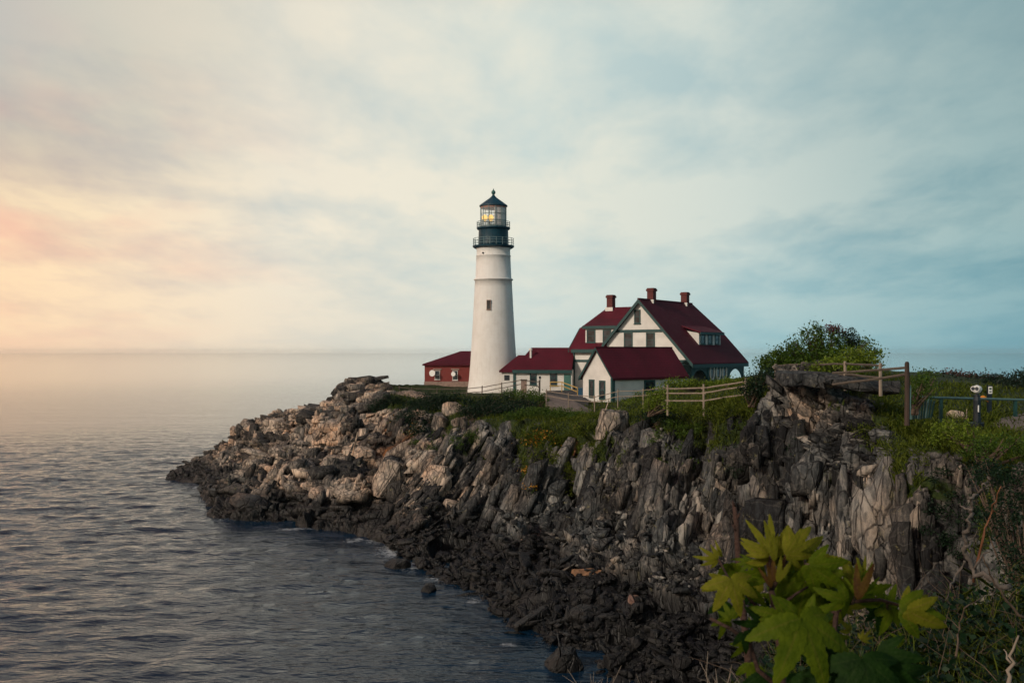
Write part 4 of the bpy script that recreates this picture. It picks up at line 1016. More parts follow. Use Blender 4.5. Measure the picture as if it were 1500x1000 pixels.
own_rock(929,879,(.7,.6,.6),.2,'small pale pink rock in the dark rubble',907,m=pinkm)
own_rock(1401,609,(.85,.6,.65),.3,'pale grey rock on the lawn behind the metal fence',908,.9,.6,Y=48)
lg = own_rock(1418,616,(1.2,.3,.26),-.25,'low sandy coloured log-shaped stone beside the pale rock on the lawn',909,m=paint('sandstone',(.36,.26,.15,1),.2,.85),Y=47.5)
# flat ledge slabs and big blocks on the cliff
own_rock(1188,556,(3.5,2.6,.75),-.30,'long flat grey rock slab forming the ledge under the rail fence',910,.35,.1,(.03,.04),Y=50.5,cut=.93)
own_rock(1262,564,(3.4,2.2,.62),-.3,'lower flat rock slab right of the long ledge slab',911,.3,.05,(.02,.10),Y=46.5,cut=.93)
own_rock(1155,588,(1.3,1.4,2.4),.2,'pale tan upright block under the left end of the ledge',912,.7,.8,(.0,.05),Y=53,cut=.9)
own_rock(528,686,(2.6,2.2,4.2),.3,'tall pale triangular slab leaning on the rocky point',913,.8,.9,(.1,.25),cut=.8)
own_rock(575,705,(3.0,2.4,3.6),.9,'large tan block with a sharp edge right of the leaning slab',914,.7,.7,(.2,.4),cut=.85)
own_rock(640,705,(2.4,1.8,3.0),.5,'flat-faced pale tan block low on the cliff beside the beach',915,.8,.8,(.1,.3),cut=.85)
own_rock(662,607,(2.2,1.8,2.6),.3,'tallest pale broken boulder standing out of the grass below the lighthouse',916,.75,.6,(.1,.2),cut=.7)
own_rock(646,622,(1.9,1.6,2.4),1.1,'pale boulder at the left foot of the tallest one below the lighthouse',921,.6,.5,(.2,-.1),cut=.75)
own_rock(674,626,(1.7,1.3,1.9),2.0,'squat pale boulder at the right foot of the tallest one below the lighthouse',922,.55,.4,(-.1,.2),cut=.75)
own_rock(688,613,(1.0,.8,.6),.6,'small pink flat rock in the grass right of the pale boulders',923,.9,.8,cut=.8)
own_rock(890,625,(1.8,1.4,2.6),.3,'rounded pinkish rock at the cliff edge in front of the outbuilding',917,.7,.6,(0,.1),cut=.6)
own_rock(910,628,(1.6,1.3,2.8),.6,'rounded tan rock right of the pinkish one at the cliff edge',918,.65,.5,(0,-.1),cut=.6)

# ------------------------------------------------------------------ vegetation
def leaf_quads(cs, sizes, rng, flat=.0, aspect=.55):
    """one pointed leaf (a folded rhombus) per centre"""
    n = len(cs); d = rng.normal(size=(n,3)); d[:,2] = d[:,2]*(1-flat)+.25; d /= np.linalg.norm(d,axis=1,keepdims=True)
    r = rng.normal(size=(n,3)); s = np.cross(d,r); s /= np.linalg.norm(s,axis=1,keepdims=True)+1e-9
    nn = np.cross(s,d); L_ = sizes[:,None]
    a = cs-d*L_*.5; b = cs+s*L_*aspect*.5+nn*L_*.08; c = cs+d*L_*.5-nn*L_*.06; e = cs-s*L_*aspect*.5+nn*L_*.08
    return np.stack([a,b,c,e],1).reshape(-1,3)
def foliage(name, V_, m, parent=None):
    me_ = np_mesh(name, V_, np.arange(len(V_)).reshape(-1,4)); return link_mesh(name, me_, m, parent)
def shrub(label, lobes, leaf, dens, m, name='shrub', cat='shrub', group=None, twigs=True, seed=1, base=None):
    """lobes: (px,py,Y,rx,ry,rz in metres) ellipsoids; leaves sit in clumps through each volume"""
    rng = np.random.default_rng(seed); L0 = [(Vector(at(px,py,Y)),rx,ry,rz) for px,py,Y,rx,ry,rz in lobes]
    if base is None:
        c0 = min(L0, key=lambda l:l[0].z-l[3]); base = c0[0]-Vector((0,0,c0[3]))
    root = empty(name, base, 0, label, cat, group); cs = []; sz = []; tips = []
    for c,rx,ry,rz_ in L0:
        c = c-Vector(base); ncl = max(6,int(dens*(rx*ry+rx*rz_+ry*rz_)))
        u = rng.normal(size=(ncl,3)); u /= np.linalg.norm(u,axis=1,keepdims=True); rad = rng.random(ncl)**.38
        rad *= .8+.3*rng.random(ncl)+.22*(rng.random(ncl)<.10)
        cc = u*rad[:,None]*np.array((rx,ry,rz_))+np.array(c)
        cc = cc[u[:,2]*rad > -.75]
        for q in cc:
            k = rng.integers(14,30); r_ = leaf*(.9+1.0*rng.random())
            cs.append(q+rng.normal(size=(k,3))*r_*np.array((1,1,.75))); sz.append(leaf*(.55+.8*rng.random(k)))
        tips += [cc[i] for i in rng.integers(0,len(cc),min(len(cc),9))]
    cs = np.concatenate(cs); sz = np.concatenate(sz)
    foliage('foliage', leaf_quads(cs,sz,rng), m, root)
    if twigs:
        q = MB()
        for t in tips:
            t = Vector(t); mid_ = t*.5+Vector((random.uniform(-.15,.15),random.uniform(-.15,.15),-.05*t.length))
            q.tube([Vector((random.uniform(-.15,.15),random.uniform(-.15,.15),-.2)),mid_,t*1.03],[.05,.03,.008],5)
        q.build('branches', M['twig'], root)
    return root
# big shrub on the ledge
shrub('big mid-green shrub with a ragged top growing on the rock ledge behind the rail fence',
      [(1205,532,60,2.2,1.8,1.0),(1175,527,60,1.5,1.4,.85),(1150,530,60,1.5,1.2,.75),(1202,508,60,.8,.8,.7),(1232,512,60,.75,.8,.7),(1128,536,60,.8,.8,.5),(1182,494,60,.4,.4,.5),(1196,484,60,.35,.4,.5),(1160,508,60,.4,.4,.45),(1140,517,60,.35,.4,.4),(1222,490,60,.4,.4,.45),(1268,505,60,.35,.4,.4),(1280,517,59,.4,.4,.4)],.16,26,M['shrub'],seed=11)
shrub('bright yellow-green bush in front of the big shrub on the ledge',
      [(1245,532,53,1.4,1.1,.85),(1225,540,52,1.3,1.0,.6),(1268,528,53,.8,.7,.6),(1195,545,52,.9,.7,.4)],.13,34,M['bright'],seed=12)
shrub('small dark evergreen bush behind the bright bush on the ledge',[(1240,497,62,.75,.7,.75),(1252,507,62,.6,.6,.6)],.12,34,M['juniper'],seed=13)
t_ = empty('dead_shrub', at(1213,520,60), 0, 'dry reddish flower head rising above the top of the big shrub', 'shrub')
q=MB(); q.tube([(0,0,-.8),(.12,0,.5),(.25,0,1.3)],[.05,.035,.02],6); q.tube([(.12,0,.5),(.05,.1,1.2)],[.03,.015],6); q.tube([(.2,0,1.0),(.5,.1,1.4)],[.025,.012],6); q.build('stem', M['twig'], t_)
rg=np.random.default_rng(5); c_=rg.normal(size=(420,3))*np.array((.34,.25,.15))+np.array((.32,0,1.55)); foliage('bloom', leaf_quads(c_, .07+.09*rg.random(420), rg), M['dryred'], t_)
shrub('dark green bush at the left end of the ledge above the cliff edge',[(1112,562,56,.9,.8,.75),(1100,575,56,.7,.7,.6),(1125,548,57,.6,.6,.45)],.12,30,M['juniper'],seed=14)
shrub('green bushy shrub just right of the tall dark post',[(1347,566,41,.55,.6,.62),(1338,585,41,.3,.4,.4),(1356,556,43,.45,.5,.4)],.10,40,M['shrub'],seed=15)
# porch shrubs and fence plants
shrub('bright green shrubs in a row in front of the porch',[(1010,562,90,1.6,1.0,.42),(1040,563,90,1.5,1.0,.45),(1070,561,92,1.6,1.0,.4),(985,563,88,1.2,.9,.42)],.16,20,M['bright'],seed=16)
shrub('olive green low growth at the right end of the porch',[(1088,561,88,1.2,.9,.4),(1072,564,84,1.3,.9,.4),(1098,568,75,.8,.8,.45)],.14,24,M['grassblade'],seed=17)
shrub('bright yellow-green bush at the right corner of the small outbuilding',[(964,583,66,.75,.7,.75),(952,594,66,.55,.6,.5),(974,574,67,.5,.5,.45),(985,596,64,.7,.5,.4)],.12,34,M['bright'],seed=18)
shrub('low weedy plants along the base of the outbuilding wall',[(925,588,84,.8,.4,.25),(935,579,85,.35,.3,.4),(902,602,82,.9,.5,.22)],.11,30,M['bright'],seed=19,twigs=False)
shrub('low olive growth hiding the feet of the tan fence',[(1010,600,60,.9,.5,.35),(1040,603,59,1.0,.5,.35),(1070,600,58,.9,.5,.35)],.11,34,M['grassblade'],seed=27,twigs=False)
shrub('dark hanging juniper on the cliff below the tan fence',[(968,606,68,1.1,.9,.85),(985,612,66,1.3,.8,.6),(950,612,68,.9,.7,.6)],.12,28,M['juniper'],seed=20)
# point: junipers under the lighthouse
shrub('dark juniper thicket below the brick building',[(630,592,104,1.9,1.5,1.35),(648,588,106,1.3,1.2,1.1),(607,600,101,1.7,1.4,1.2),(672,586,107,1.2,1.1,.95),(598,616,97,1.5,1.1,1.1),(622,615,98,1.6,1.1,1.2),(612,632,94,1.1,.9,.9)],.17,17,M['juniper'],name='juniper',seed=21)
shrub('dark juniper mat at the left end of the thicket on the rocky point',[(572,590,108,1.5,1.2,.95),(553,597,107,1.1,1.0,.75)],.16,20,M['juniper'],name='juniper',seed=22)
shrub('wide low juniper mat spreading in front of the lighthouse',[(700,592,97,2.0,1.4,.8),(735,590,96,2.2,1.4,.85),(768,594,94,1.7,1.2,.65),(690,604,92,1.5,1.0,.6),(742,602,91,2.2,1.0,.65),(715,600,92,1.6,1.0,.6)],.16,20,M['juniper'],name='juniper',seed=23)
shrub('mid-green mound of low growth below the paved yard',[(775,579,101,1.5,1.2,.65),(750,577,103,1.3,1.1,.55),(790,586,97,1.0,1.0,.55)],.15,24,M['shrub'],seed=24)
shrub('mossy green bank of low plants above the grassy gully',[(790,603,86,2.2,1.0,.5),(825,606,83,1.8,.9,.4),(760,609,86,1.6,.8,.4),(850,610,80,1.2,.7,.35)],.13,26,M['shrub'],seed=25,twigs=False)
shrub('small dark bush clinging to the cliff beside the leaning blocks',[(662,668,87,.9,.8,.8)],.13,30,M['juniper'],seed=26)
def blooms(label, px, py, r, n, seed, m='flower'):
    p = hit(px,py); rg = np.random.default_rng(seed); root = empty('flower_patch', p, 0, label, 'flowers'); s = p.y/F
    c = rg.normal(size=(n,3))*np.array((r*s,.5,r*s*.5))+np.array((0,-.35,.15)); foliage('bloom', leaf_quads(c,.1+.13*rg.random(n),rg), M[m], root)
    c = rg.normal(size=(n,3))*np.array((r*s,.5,r*s*.5))+np.array((0,-.2,0)); foliage('leaves', leaf_quads(c,.1+.12*rg.random(n),rg), M['shrub'], root)
blooms('yellow-orange flowers on the grassy cliff face below the green bank',785,648,13,150,1)
blooms('small orange flower patch above the yellow-orange one on the grassy face',795,637,7,70,2)
blooms('lone orange tuft halfway down the grassy gully',772,690,5,60,3)
blooms('orange blooms between the juniper thicket and the pale boulder',607,632,8,90,4)
blooms('orange tuft under the left end of the juniper thicket',582,620,8,70,5)
blooms('faint yellow tuft low on the grassy gully',778,714,5,40,6)
def hanging(label, pts, r, leaf_, m, seed, dens=30):
    lob=[]
    for px,py in pts:
        h=hit(px,py); k=r*random.Random(seed+px).uniform(.7,1.2); lob.append((px,py,h.y-.7,k,k*.6,k*.8))
    return shrub(label, lob, leaf_, dens, m, name='cliff_growth', cat='growth', seed=seed, twigs=False)
hanging('olive grass and moss hanging down the steep gully below the green bank',[(775,642),(800,655),(818,645),(838,640),(832,665),(842,690),(838,715),(810,672),(785,668),(852,628)],.85,.11,M['grassblade'],60)
hanging('dark moss hanging from the cliff edge below the tan fence',[(985,622),(1005,632),(1022,626),(1000,655),(1015,680),(960,640)],.6,.10,M['shrub'],61)
hanging('dark creeper patch halfway up the cliff left of the ledge',[(1085,650),(1092,675),(1078,690),(1165,640),(1160,655)],.42,.09,M['juniper'],62)
hanging('brownish green growth trailing over the cliff edge right of the ledge',[(1262,632),(1285,645),(1310,650),(1330,660),(1298,665),(1350,668)],.5,.085,M['grassblade'],63)
hanging('dark scrub hanging on the right-hand cliff above the brambles',[(1375,700),(1395,725),(1372,745),(1405,760),(1390,790),(1360,770),(1410,810)],.55,.09,M['undergrowth'],64)
hanging('green and orange-flecked growth at the foot of the pale boulders',[(610,650),(632,655),(650,660),(668,648),(690,640),(640,640)],.8,.11,M['shrub'],65)
# hedge and far scrub on the right
for i,(px,py,Y,rx,rz_,lb) in enumerate([(1390,572,70,2.2,1.0,'low dark green hedge bush on the far side of the lawn, nearest the rusty ridge'),(1425,572,68,2.2,1.05,'dark green hedge bush behind the coin viewer'),
        (1462,573,66,2.0,.95,'dark green hedge bush right of the sign post'),(1500,566,62,1.8,1.2,'tallest dark green hedge bush at the right edge of the view'),(1365,572,68,1.4,.9,'dark bush beside the dirt bank near the tall post')]):
    shrub(lb,[(px,py,Y,rx,1.6,rz_),(px+12,py+6,Y-1.5,rx*.7,1.2,rz_*.7),(px+8,py-9,Y+.5,rx*.45,.8,rz_*.55)],.17,16,M['hedge'],name='hedge_bush',cat='bush',group='dark bushes along the far side of the lawn',seed=30+i)
rid = [(1362,556,2.0,.55),(1398,555,2.2,.55),(1434,559,2.2,.45),(1470,563,2.2,.35)]
for i,(px,py,rx,rz_) in enumerate(rid):
    shrub(['olive scrub at the left end of the far ridge','rusty topped scrub at the crest of the far ridge','reddish brown scrub right of the crest of the far ridge','thin reddish scrub at the right end of the far ridge'][i],
          [(px,py,77,rx,1.6,rz_),(px+14,py+4,76,rx*.8,1.4,rz_*.8)],.16,24,M['hedge'] if i==0 else M['rustleaf'],name='scrub',cat='scrub',group='scrub along the far ridge',seed=40+i)
# lawn plants
shrub('bright green leafy bush on the cliff edge in front of the metal fence',[(1400,632,36,.95,.6,.42),(1378,638,36,.6,.5,.3),(1425,640,35.5,.7,.5,.3),(1390,624,37,.5,.4,.25)],.085,46,M['bright'],seed=50)
shrub('mid-green sprawling bush at the right end of the cliff edge',[(1455,650,33,.9,.6,.35),(1485,655,32,.8,.6,.4),(1440,665,32.5,.6,.5,.3)],.085,40,M['shrub'],seed=51)
shrub('dark overhanging bush below the lawn at the right of the picture',[(1470,700,30,1.0,.7,.55),(1505,720,29,.9,.7,.7),(1440,690,31,.6,.5,.35),(1480,760,28,1.0,.7,.7),(1440,745,31,.6,.5,.5),(1510,830,26,1.0,.7,.9)],.09,36,M['undergrowth'],seed=52)

# grass: blades over every turfy part of the headland
def grass(name, pts, h0, w0, m, rng, lean_=.35):
    n = len(pts); a = rng.random(n)*6.283; hh = h0*(.5+rng.random(n)); dx = np.stack([np.cos(a),np.sin(a),np.zeros(n)],1)
    ln = rng.normal(size=(n,2))*lean_; tip = pts+np.stack([ln[:,0]*hh,ln[:,1]*hh,hh*(1-.4*np.minimum(1,np.hypot(ln[:,0],ln[:,1])))],1)
    md = (pts+tip)/2+np.array((0,0,1))*hh[:,None]*.12; w = (w0*(.6+.8*rng.random(n)))[:,None]
    Vv = np.stack([pts-dx*w,pts+dx*w,md+dx*w*.8,tip,md-dx*w*.8],1).reshape(-1,3)
    return link_mesh(name, np_mesh(name,Vv,np.arange(len(Vv)).reshape(-1,5)), m)
visible = (PX>500)&(PX<1560)&(TJ>2)&(TJ<6.6)&(V2[:,1]<112)
pool = np.where(visible&(veg>.42)&(V2[:,2]>2.5))[0]
pr = np.clip(veg[pool],0,1)**1.5; pr /= pr.sum()
sel = RNG.choice(pool, 90000, p=pr)
gp_ = V2[sel]+RNG.normal(size=(len(sel),3))*.09-np.array((0,0,.05))
steep = nz[sel]; 
tag(grass('grass', gp_, .30, .022, M['grassblade'], RNG, .55), 'rough olive grass growing on the cliff ledges and the turf above them', 'grass', kind='stuff')

# ------------------------------------------------------------------ near bank: brambles, undergrowth, dry stems
rb_ = random.Random(3); ng = np.random.default_rng(9)
q = MB()
def bank_pt():
    while True:
        y = rb_.uniform(3.6,10.5); x = rb_.uniform(.30*y-.3,.62*y)
        p = Vector((x,y,bankg(x,y)))
        if HZ+F*(CH-p.z)/p.y < 1080: return p
for _ in range(430):
    p = bank_pt(); d = Vector((rb_.gauss(0,.6),rb_.gauss(0,.6),1)).normalized(); ln = rb_.uniform(.25,.95)
    pts=[p-Vector((0,0,.05))]; 
    for k in range(5):
        d=(d+Vector((rb_.gauss(0,.25),rb_.gauss(0,.25),-.16))).normalized(); pts.append(pts[-1]+d*ln/5)
    r0=rb_.uniform(.002,.006); q.tube(pts,[r0*(1-.16*k) for k in range(6)],4)
tag(q.build('brambles', M['twig']), 'tangle of thin dry bramble stems on the near bank', 'brambles', kind='stuff')
cs=[]; sz=[]
for _ in range(1500):
    p = bank_pt()
    if rb_.random() < .25 and p.y > 6: continue
    k = rb_.randint(5,12); cs.append(np.array(p)+ng.normal(size=(k,3))*np.array((.09,.09,.06))+np.array((0,0,rb_.uniform(0,.28)))); sz.append(.03+.05*ng.random(k))
cs=np.concatenate(cs); sz=np.concatenate(sz)
tag(foliage('undergrowth', leaf_quads(cs,sz,ng,.5,.7), M['undergrowth']), 'dark green leafy ground cover on the near bank', 'undergrowth', kind='stuff')
gp2 = np.array([np.array(bank_pt()) for _ in range(5000)])+ng.normal(size=(5000,3))*.1
tag(grass('dry_grass', gp2, .26, .0028, M['grassblade'], ng, .8), 'thin dry grass stalks among the brambles on the near bank', 'grass', kind='stuff')
nb_=26000; xy=np.stack([ng.uniform(-1.0,16,nb_),ng.uniform(2.2,13,nb_)],1); xy=xy[xy[:,0]>.1*xy[:,1]]
bp_=np.array([(x,y,bankg(float(x),float(y))) for x,y in xy]); bp_=bp_[bp_[:,2]>8]
tag(grass('bank_grass', bp_, .16, .004, M['undergrowth'], ng, .6), 'short dark grass covering the near bank', 'grass', kind='stuff')
# pale dry stalks at the bottom edge
for i,(px,py,Y,n_,lb) in enumerate([(880,1010,5.0,14,'tuft of pale dry stalks at the bottom edge beside the lone boulder'),(925,1015,5.2,12,'thin dry weed stems at the bottom edge right of the pale tuft'),(1060,1005,4.2,10,'dry upright stalks at the left foot of the maple sapling')]):
    o=empty('dry_weed', at(px,py+25,Y),0,lb,'weed'); q=MB()
    for _ in range(n_):
        d=Vector((rb_.gauss(0,.35),rb_.gauss(0,.3),1)); l=rb_.uniform(.08,.26); a=Vector((rb_.uniform(-.07,.07),rb_.uniform(-.05,.05),-.05))
        b_=a+d*l*.6; c_=a+d*l+Vector((rb_.gauss(0,.03),0,-.01)); q.tube([a,b_,c_],[.0022,.0018,.001],4)
        for _ in range(2): q.tube([b_,b_+Vector((rb_.gauss(0,.03),rb_.gauss(0,.03),.04))],[.0014,.0006],4)
    q.build('stalks', M['wood'], o)
# dead branch
DY = 6.6
def dead(name,label,main,twigs,Y,m,r0,cat='branch'):
    o0=Vector(at(*main[0],Y)); root=empty(name,o0,0,label,cat)
    def pt(px,py): return Vector(at(px,py,Y+rb_.uniform(-.12,.12)))-o0
    def limb(pts,ra,rb2):
        P_=[pt(*p) for p in pts]; out=[]
        for a,b in zip(P_[:-1],P_[1:]):
            for k in range(4): out.append(a.lerp(b,k/4)+Vector((rb_.gauss(0,1),rb_.gauss(0,1),rb_.gauss(0,1)))*ra*.55)
        out.append(P_[-1]); n=len(out); qq=MB(); qq.tube(out,[ra+(rb2-ra)*k/(n-1) for k in range(n)],7); return qq
    limb(main,r0,r0*.35).build('limb',m,root,True)
    for t in twigs: limb(t,r0*.5,r0*.12).build('twig',m,root,True)
    return root
dead('dead_branch','crooked bare grey branch rising out of the brambles at the right',[(1478,858),(1452,848),(1425,836),(1414,812),(1412,785),(1420,762),(1424,745),(1421,730),(1436,722),(1446,712),(1447,698)],
     [[(1424,748),(1412,742),(1403,738)],[(1436,722),(1440,708),(1452,712)],[(1415,800),(1426,790),(1430,775)],[(1414,822),(1400,842),(1390,862),(1384,880)],[(1425,836),(1440,812),(1452,806)]],DY,M['bark'],.019)
dead('dead_branch','straight reddish bare stick leaning behind the crooked branch',[(1426,850),(1440,782),(1452,750),(1466,712)],[[(1448,760),(1455,748),(1460,752)]],DY+.6,paint('orange_twig',(.20,.075,.03,1),.3,.8),.011)
dead('dead_branch','thin grey stem arching across the right-hand brambles',[(1500,905),(1475,880),(1455,850),(1440,815)],[[(1475,880),(1490,860)],[(1460,858),(1450,880)]],DY-.8,M['twig'],.009)
dead('dead_branch','thin bare twig standing at the lower right among the leaves',[(1400,960),(1405,920),(1412,890),(1440,872)],[[(1405,920),(1385,900)]],DY-1.6,M['twig'],.006)
dead('dead_branch','pale broken stick lying at the bottom right corner',[(1475,1010),(1480,970),(1492,930)],[[(1480,970),(1470,950)]],DY-2,M['wood'],.012)

# ------------------------------------------------------------------ maple sapling in the foreground
def maple_leaf_mesh(lobes, fold=.25, droop=.35, seed=0):
    """one leaf in the x (right) y (out) plane, unit length; lobes: (angle deg, length, half-width)"""
    r=random.Random(seed); vs=[]; fs=[]
    for li,(ang,ln,hw) in enumerate(lobes):
        a=math.radians(ang); ca,sa=math.sin(a),math.cos(a); n=16; k0=len(vs)
        for i in range(n+1):
            t=i/n; w=hw*(max(0,math.sin(math.pi*t**.80))**.68)*(1-.10*t)
            if 2<i<n: w*=1+.09*(1 if i%2 else -1)
            y=t*ln; z=-droop*ln*t*t+.01*li
            for sgn,fr_ in ((-1,1),(-1,.5),(0,0),(1,.5),(1,1)):
                x=sgn*w*fr_; zz_=z+fold*w*fr_-.18*w*fr_*fr_+r.uniform(-.004,.004)-.02*abs(math.sin(i*1.6))*fr_
                vs.append((x*sa+y*ca, -x*ca+y*sa, zz_))
        for i in range(n):
            for j in range(4):
                b=k0+i*5+j; fs.append((b,b+1,b+6,b+5))
    me_=bpy.data.meshes.new('leaf'); me_.from_pydata(vs,[],fs); me_.update(); me_.polygons.foreach_set('use_smooth',[True]*len(me_.polygons))
    uv=me_.attributes.new('rib','FLOAT','POINT')
    uv.data.foreach_set('value',np.array([0 if (i%5)==2 else (.5 if (i%5) in (1,3) else 1.) for i in range(len(vs))],np.float32))
    return me_
def sap_leaf_mat(name, c1, c2, rib):
    m,nt,b=new_mat(name); at_=N(nt,'ShaderNodeAttribute',attribute_name='rib'); tc=N(nt,'ShaderNodeTexCoord')
    n1=N(nt,'ShaderNodeTexNoise',Scale=3.0,Detail=5.0); nt.links.new(tc.outputs['Object'],n1.inputs[0])
    c=ramp(nt,n1.outputs[0],[(.35,c1),(.68,c2)]); c=mixc(nt,ramp(nt,at_.outputs['Fac'],[(0,(.55,)*3),(.16,(0,0,0))]),c,rib)
    nt.links.new(c,b.inputs['Base Color']); b.inputs['Roughness'].default_value=.6; b.inputs['Specular IOR Level'].default_value=.12
    n2=N(nt,'ShaderNodeTexNoise',Scale=14.0,Detail=3.0); nt.links.new(tc.outputs['Object'],n2.inputs[0]); bump(nt,b,n2.outputs[0],.25,.02)
    tr=N(nt,'ShaderNodeBsdfTranslucent'); nt.links.new(c,tr.inputs[0]); ms=N(nt,'ShaderNodeMixShader',Fac=.45)
    nt.links.new(b.outputs[0],ms.inputs[1]); nt.links.new(tr.outputs[0],ms.inputs[2]); nt.links.new(ms.outputs[0],nt.nodes['Material Output'].inputs[0]); return m
LM={'g':sap_leaf_mat('maple_green',(.065,.105,.004,1),(.125,.17,.007,1),(.15,.15,.02,1)),
    'y':sap_leaf_mat('maple_yellow',(.14,.15,.010,1),(.235,.23,.018,1),(.25,.18,.04,1)),
    'd':sap_leaf_mat('maple_dark',(.008,.028,.004,1),(.020,.055,.007,1),(.03,.06,.012,1)),
    'r':sap_leaf_mat('maple_red_bud',(.06,.026,.008,1),(.13,.085,.010,1),(.12,.05,.02,1))}
SHAPES={'five':[(-82,.62,.12),(-40,.88,.165),(0,1.05,.18),(42,.87,.165),(84,.6,.12)],'three':[(-48,.76,.165),(0,1.05,.19),(50,.74,.165)],
        'fan':[(-100,.7,.155),(-58,.95,.19),(-14,1.05,.2),(32,1.0,.2),(78,.85,.18)],'bud':[(-14,.9,.10),(12,1.0,.11)],'pinn':[(-70,.6,.09),(-36,.82,.105),(-6,1.05,.11),(24,.9,.105),(58,.66,.09)]}
meshes={}; rl=random.Random(77)
PYY=2.05; root0=Vector(at(1150,1090,PYY))
sap=empty('maple_sapling', root0, 0, 'young maple sapling with yellow-green lobed leaves and red-brown stems in the foreground', 'sapling')
def leaf(px,py,ang,size,shape,mk,Y=0.0,tilt=55,stem=None,roll=None,droop=.42):
    """ang: direction of the leaf tip in the picture plane (0 = up, 90 = right); tilt: how far the blade leans to the viewer"""
    roll = rl.uniform(-22,22) if roll is None else roll
    key=(shape,round(droop,1))
    if key not in meshes: meshes[key]=maple_leaf_mesh(SHAPES[shape],droop=droop,seed=len(meshes))
    me_=meshes[key].copy(); me_.materials.append(LM[mk]); o=bpy.data.objects.new('leaf',me_); col.objects.link(o); o.parent=sap
    yy=PYY+Y; p=Vector(at(px,py,yy))-root0; a=math.radians(ang); s=size*.88*yy/F
    yax=Vector((math.sin(a),0,math.cos(a))); zf=Vector((0,-1,0)); xax=yax.cross(zf)
    M3=Matrix((xax,yax,zf)).transposed()                       # blade facing the viewer
    M3=Matrix.Rotation(math.radians(tilt-55)*.9,3,xax)@Matrix.Rotation(math.radians(roll),3,yax)@M3
    o.matrix_local=Matrix.Translation(p)@M3.to_4x4()@Matrix.Diagonal((s,s,s,1))
    if stem:
        q=MB(); e=Vector(at(stem[0],stem[1],PYY+.02))-root0; mid_=(p+e)/2+Vector((0,.01,-.012)); q.tube([e,mid_,p],[.0032,.0026,.002],6); q.build('petiole',M['stem_red'] if mk in 'ry' else M['twig'],sap,True)
q=MB(); stem=[(1150,1090),(1146,1010),(1143,950),(1138,905),(1130,865)]
def sp(pts,Y=0): return [Vector(at(px,py,PYY+Y))-root0 for px,py in pts]
q.tube(sp(stem),[.010,.009,.0085,.008,.006],8); q.build('stem',M['stem_red'],sap,True)
for pts,ra in (([(1143,950),(1180,915),(1225,895),(1250,880)],.006),([(1250,880),(1290,878),(1330,890),(1365,908)],.0045),([(1138,905),(1110,890),(1085,860)],.005),([(1130,865),(1132,835),(1128,800)],.006),
               ([(1130,865),(1150,830),(1175,805)],.0045),([(1146,1010),(1110,980),(1098,940),(1070,920),(1040,905)],.006),([(1225,895),(1222,930),(1240,990)],.006),([(1138,890),(1165,870),(1190,855)],.004)):
    q=MB(); n=len(pts); q.tube(sp(pts,.02),[ra*(1-.45*k/(n-1)) for k in range(n)],7); q.build('branch',M['stem_red'],sap,True)
# top whorl of young leaves
leaf(1128,812,-22,62,'pinn','y',-.02,55,(1130,835)); leaf(1130,815,8,66,'pinn','y',.02,50,(1130,838)); leaf(1126,820,-62,48,'three','y',0,60,(1130,840)); leaf(1135,822,-5,44,'bud','y',-.05,60)
leaf(1158,800,48,50,'three','y',.0,50,(1150,830)); leaf(1150,812,72,62,'pinn','y',-.03,62,(1148,835)); leaf(1170,812,98,60,'five','y',.04,60,(1165,822),droop=.4); leaf(1140,838,120,52,'three','g',.05,55)
leaf(1132,852,15,46,'bud','r',-.06,58); leaf(1130,860,-15,40,'bud','r',-.03,55); leaf(1138,852,28,46,'bud','y',-.07,60)
leaf(1185,826,128,72,'five','g',-.04,70,(1178,812),droop=.4); leaf(1178,838,155,82,'fan','g',.05,70,(1185,850)); leaf(1205,818,150,62,'three','y',.06,60)
leaf(1120,835,-110,50,'three','g',.04,62); leaf(1150,850,160,70,'three','g',.08,65)
# left drooping leaves
leaf(1070,848,178,58,'fan','y',-.06,80,(1090,868),droop=.4); leaf(1085,850,140,54,'three','g',-.02,75); leaf(1064,850,-120,40,'three','y',0,70)
leaf(1052,818,-85,38,'pinn','y',.06,60,(1085,860),droop=.4); leaf(1058,815,-40,28,'bud','y',.08,60); leaf(1068,825,170,42,'three','g',.10,60); leaf(1056,880,175,40,'three','d',.08,70); leaf(1062,905,190,34,'three','g',.05,70)
leaf(1088,925,165,36,'three','d',0,70,(1098,945)); leaf(1092,940,-150,34,'three','g',.03,60)
# the big leaf
leaf(1172,906,172,112,'fan','g',-.22,92,(1150,930),droop=.35); leaf(1168,904,-88,62,'three','g',-.2,95); leaf(1182,902,62,48,'three','g',-.18,88)
leaf(1150,905,-70,56,'three','g',-.05,75); leaf(1120,912,-95,48,'five','d',.05,70,(1143,935))
leaf(1195,900,20,44,'three','g',.05,70); leaf(1215,880,-35,64,'five','g',.08,66,(1225,895)); 
# centre right cluster
leaf(1248,862,-10,48,'three','y',0,60,(1250,880)); leaf(1252,872,40,58,'pinn','g',-.02,70,(1250,882)); leaf(1250,866,88,62,'three','g',.03,70); leaf(1256,878,12,64,'bud','r',-.06,60); leaf(1240,880,-70,52,'three','g',-.04,72); leaf(1238,868,175,42,'three','g',0,65)
leaf(1256,858,3,44,'bud','y',.02,60); leaf(1262,846,6,36,'bud','y',.04,60)
# right branch
leaf(1318,892,95,72,'three','g',-.03,75,(1335,892)); leaf(1322,888,70,46,'three','y',0,65); leaf(1328,893,118,70,'three','y',-.04,72,droop=.4); leaf(1305,890,200,46,'three','g',.04,70,(1300,880)); leaf(1285,890,170,40,'three','d',.05,70); leaf(1340,890,150,40,'three','g',.05,65); leaf(1290,885,-60,40,'three','g',.06,65)
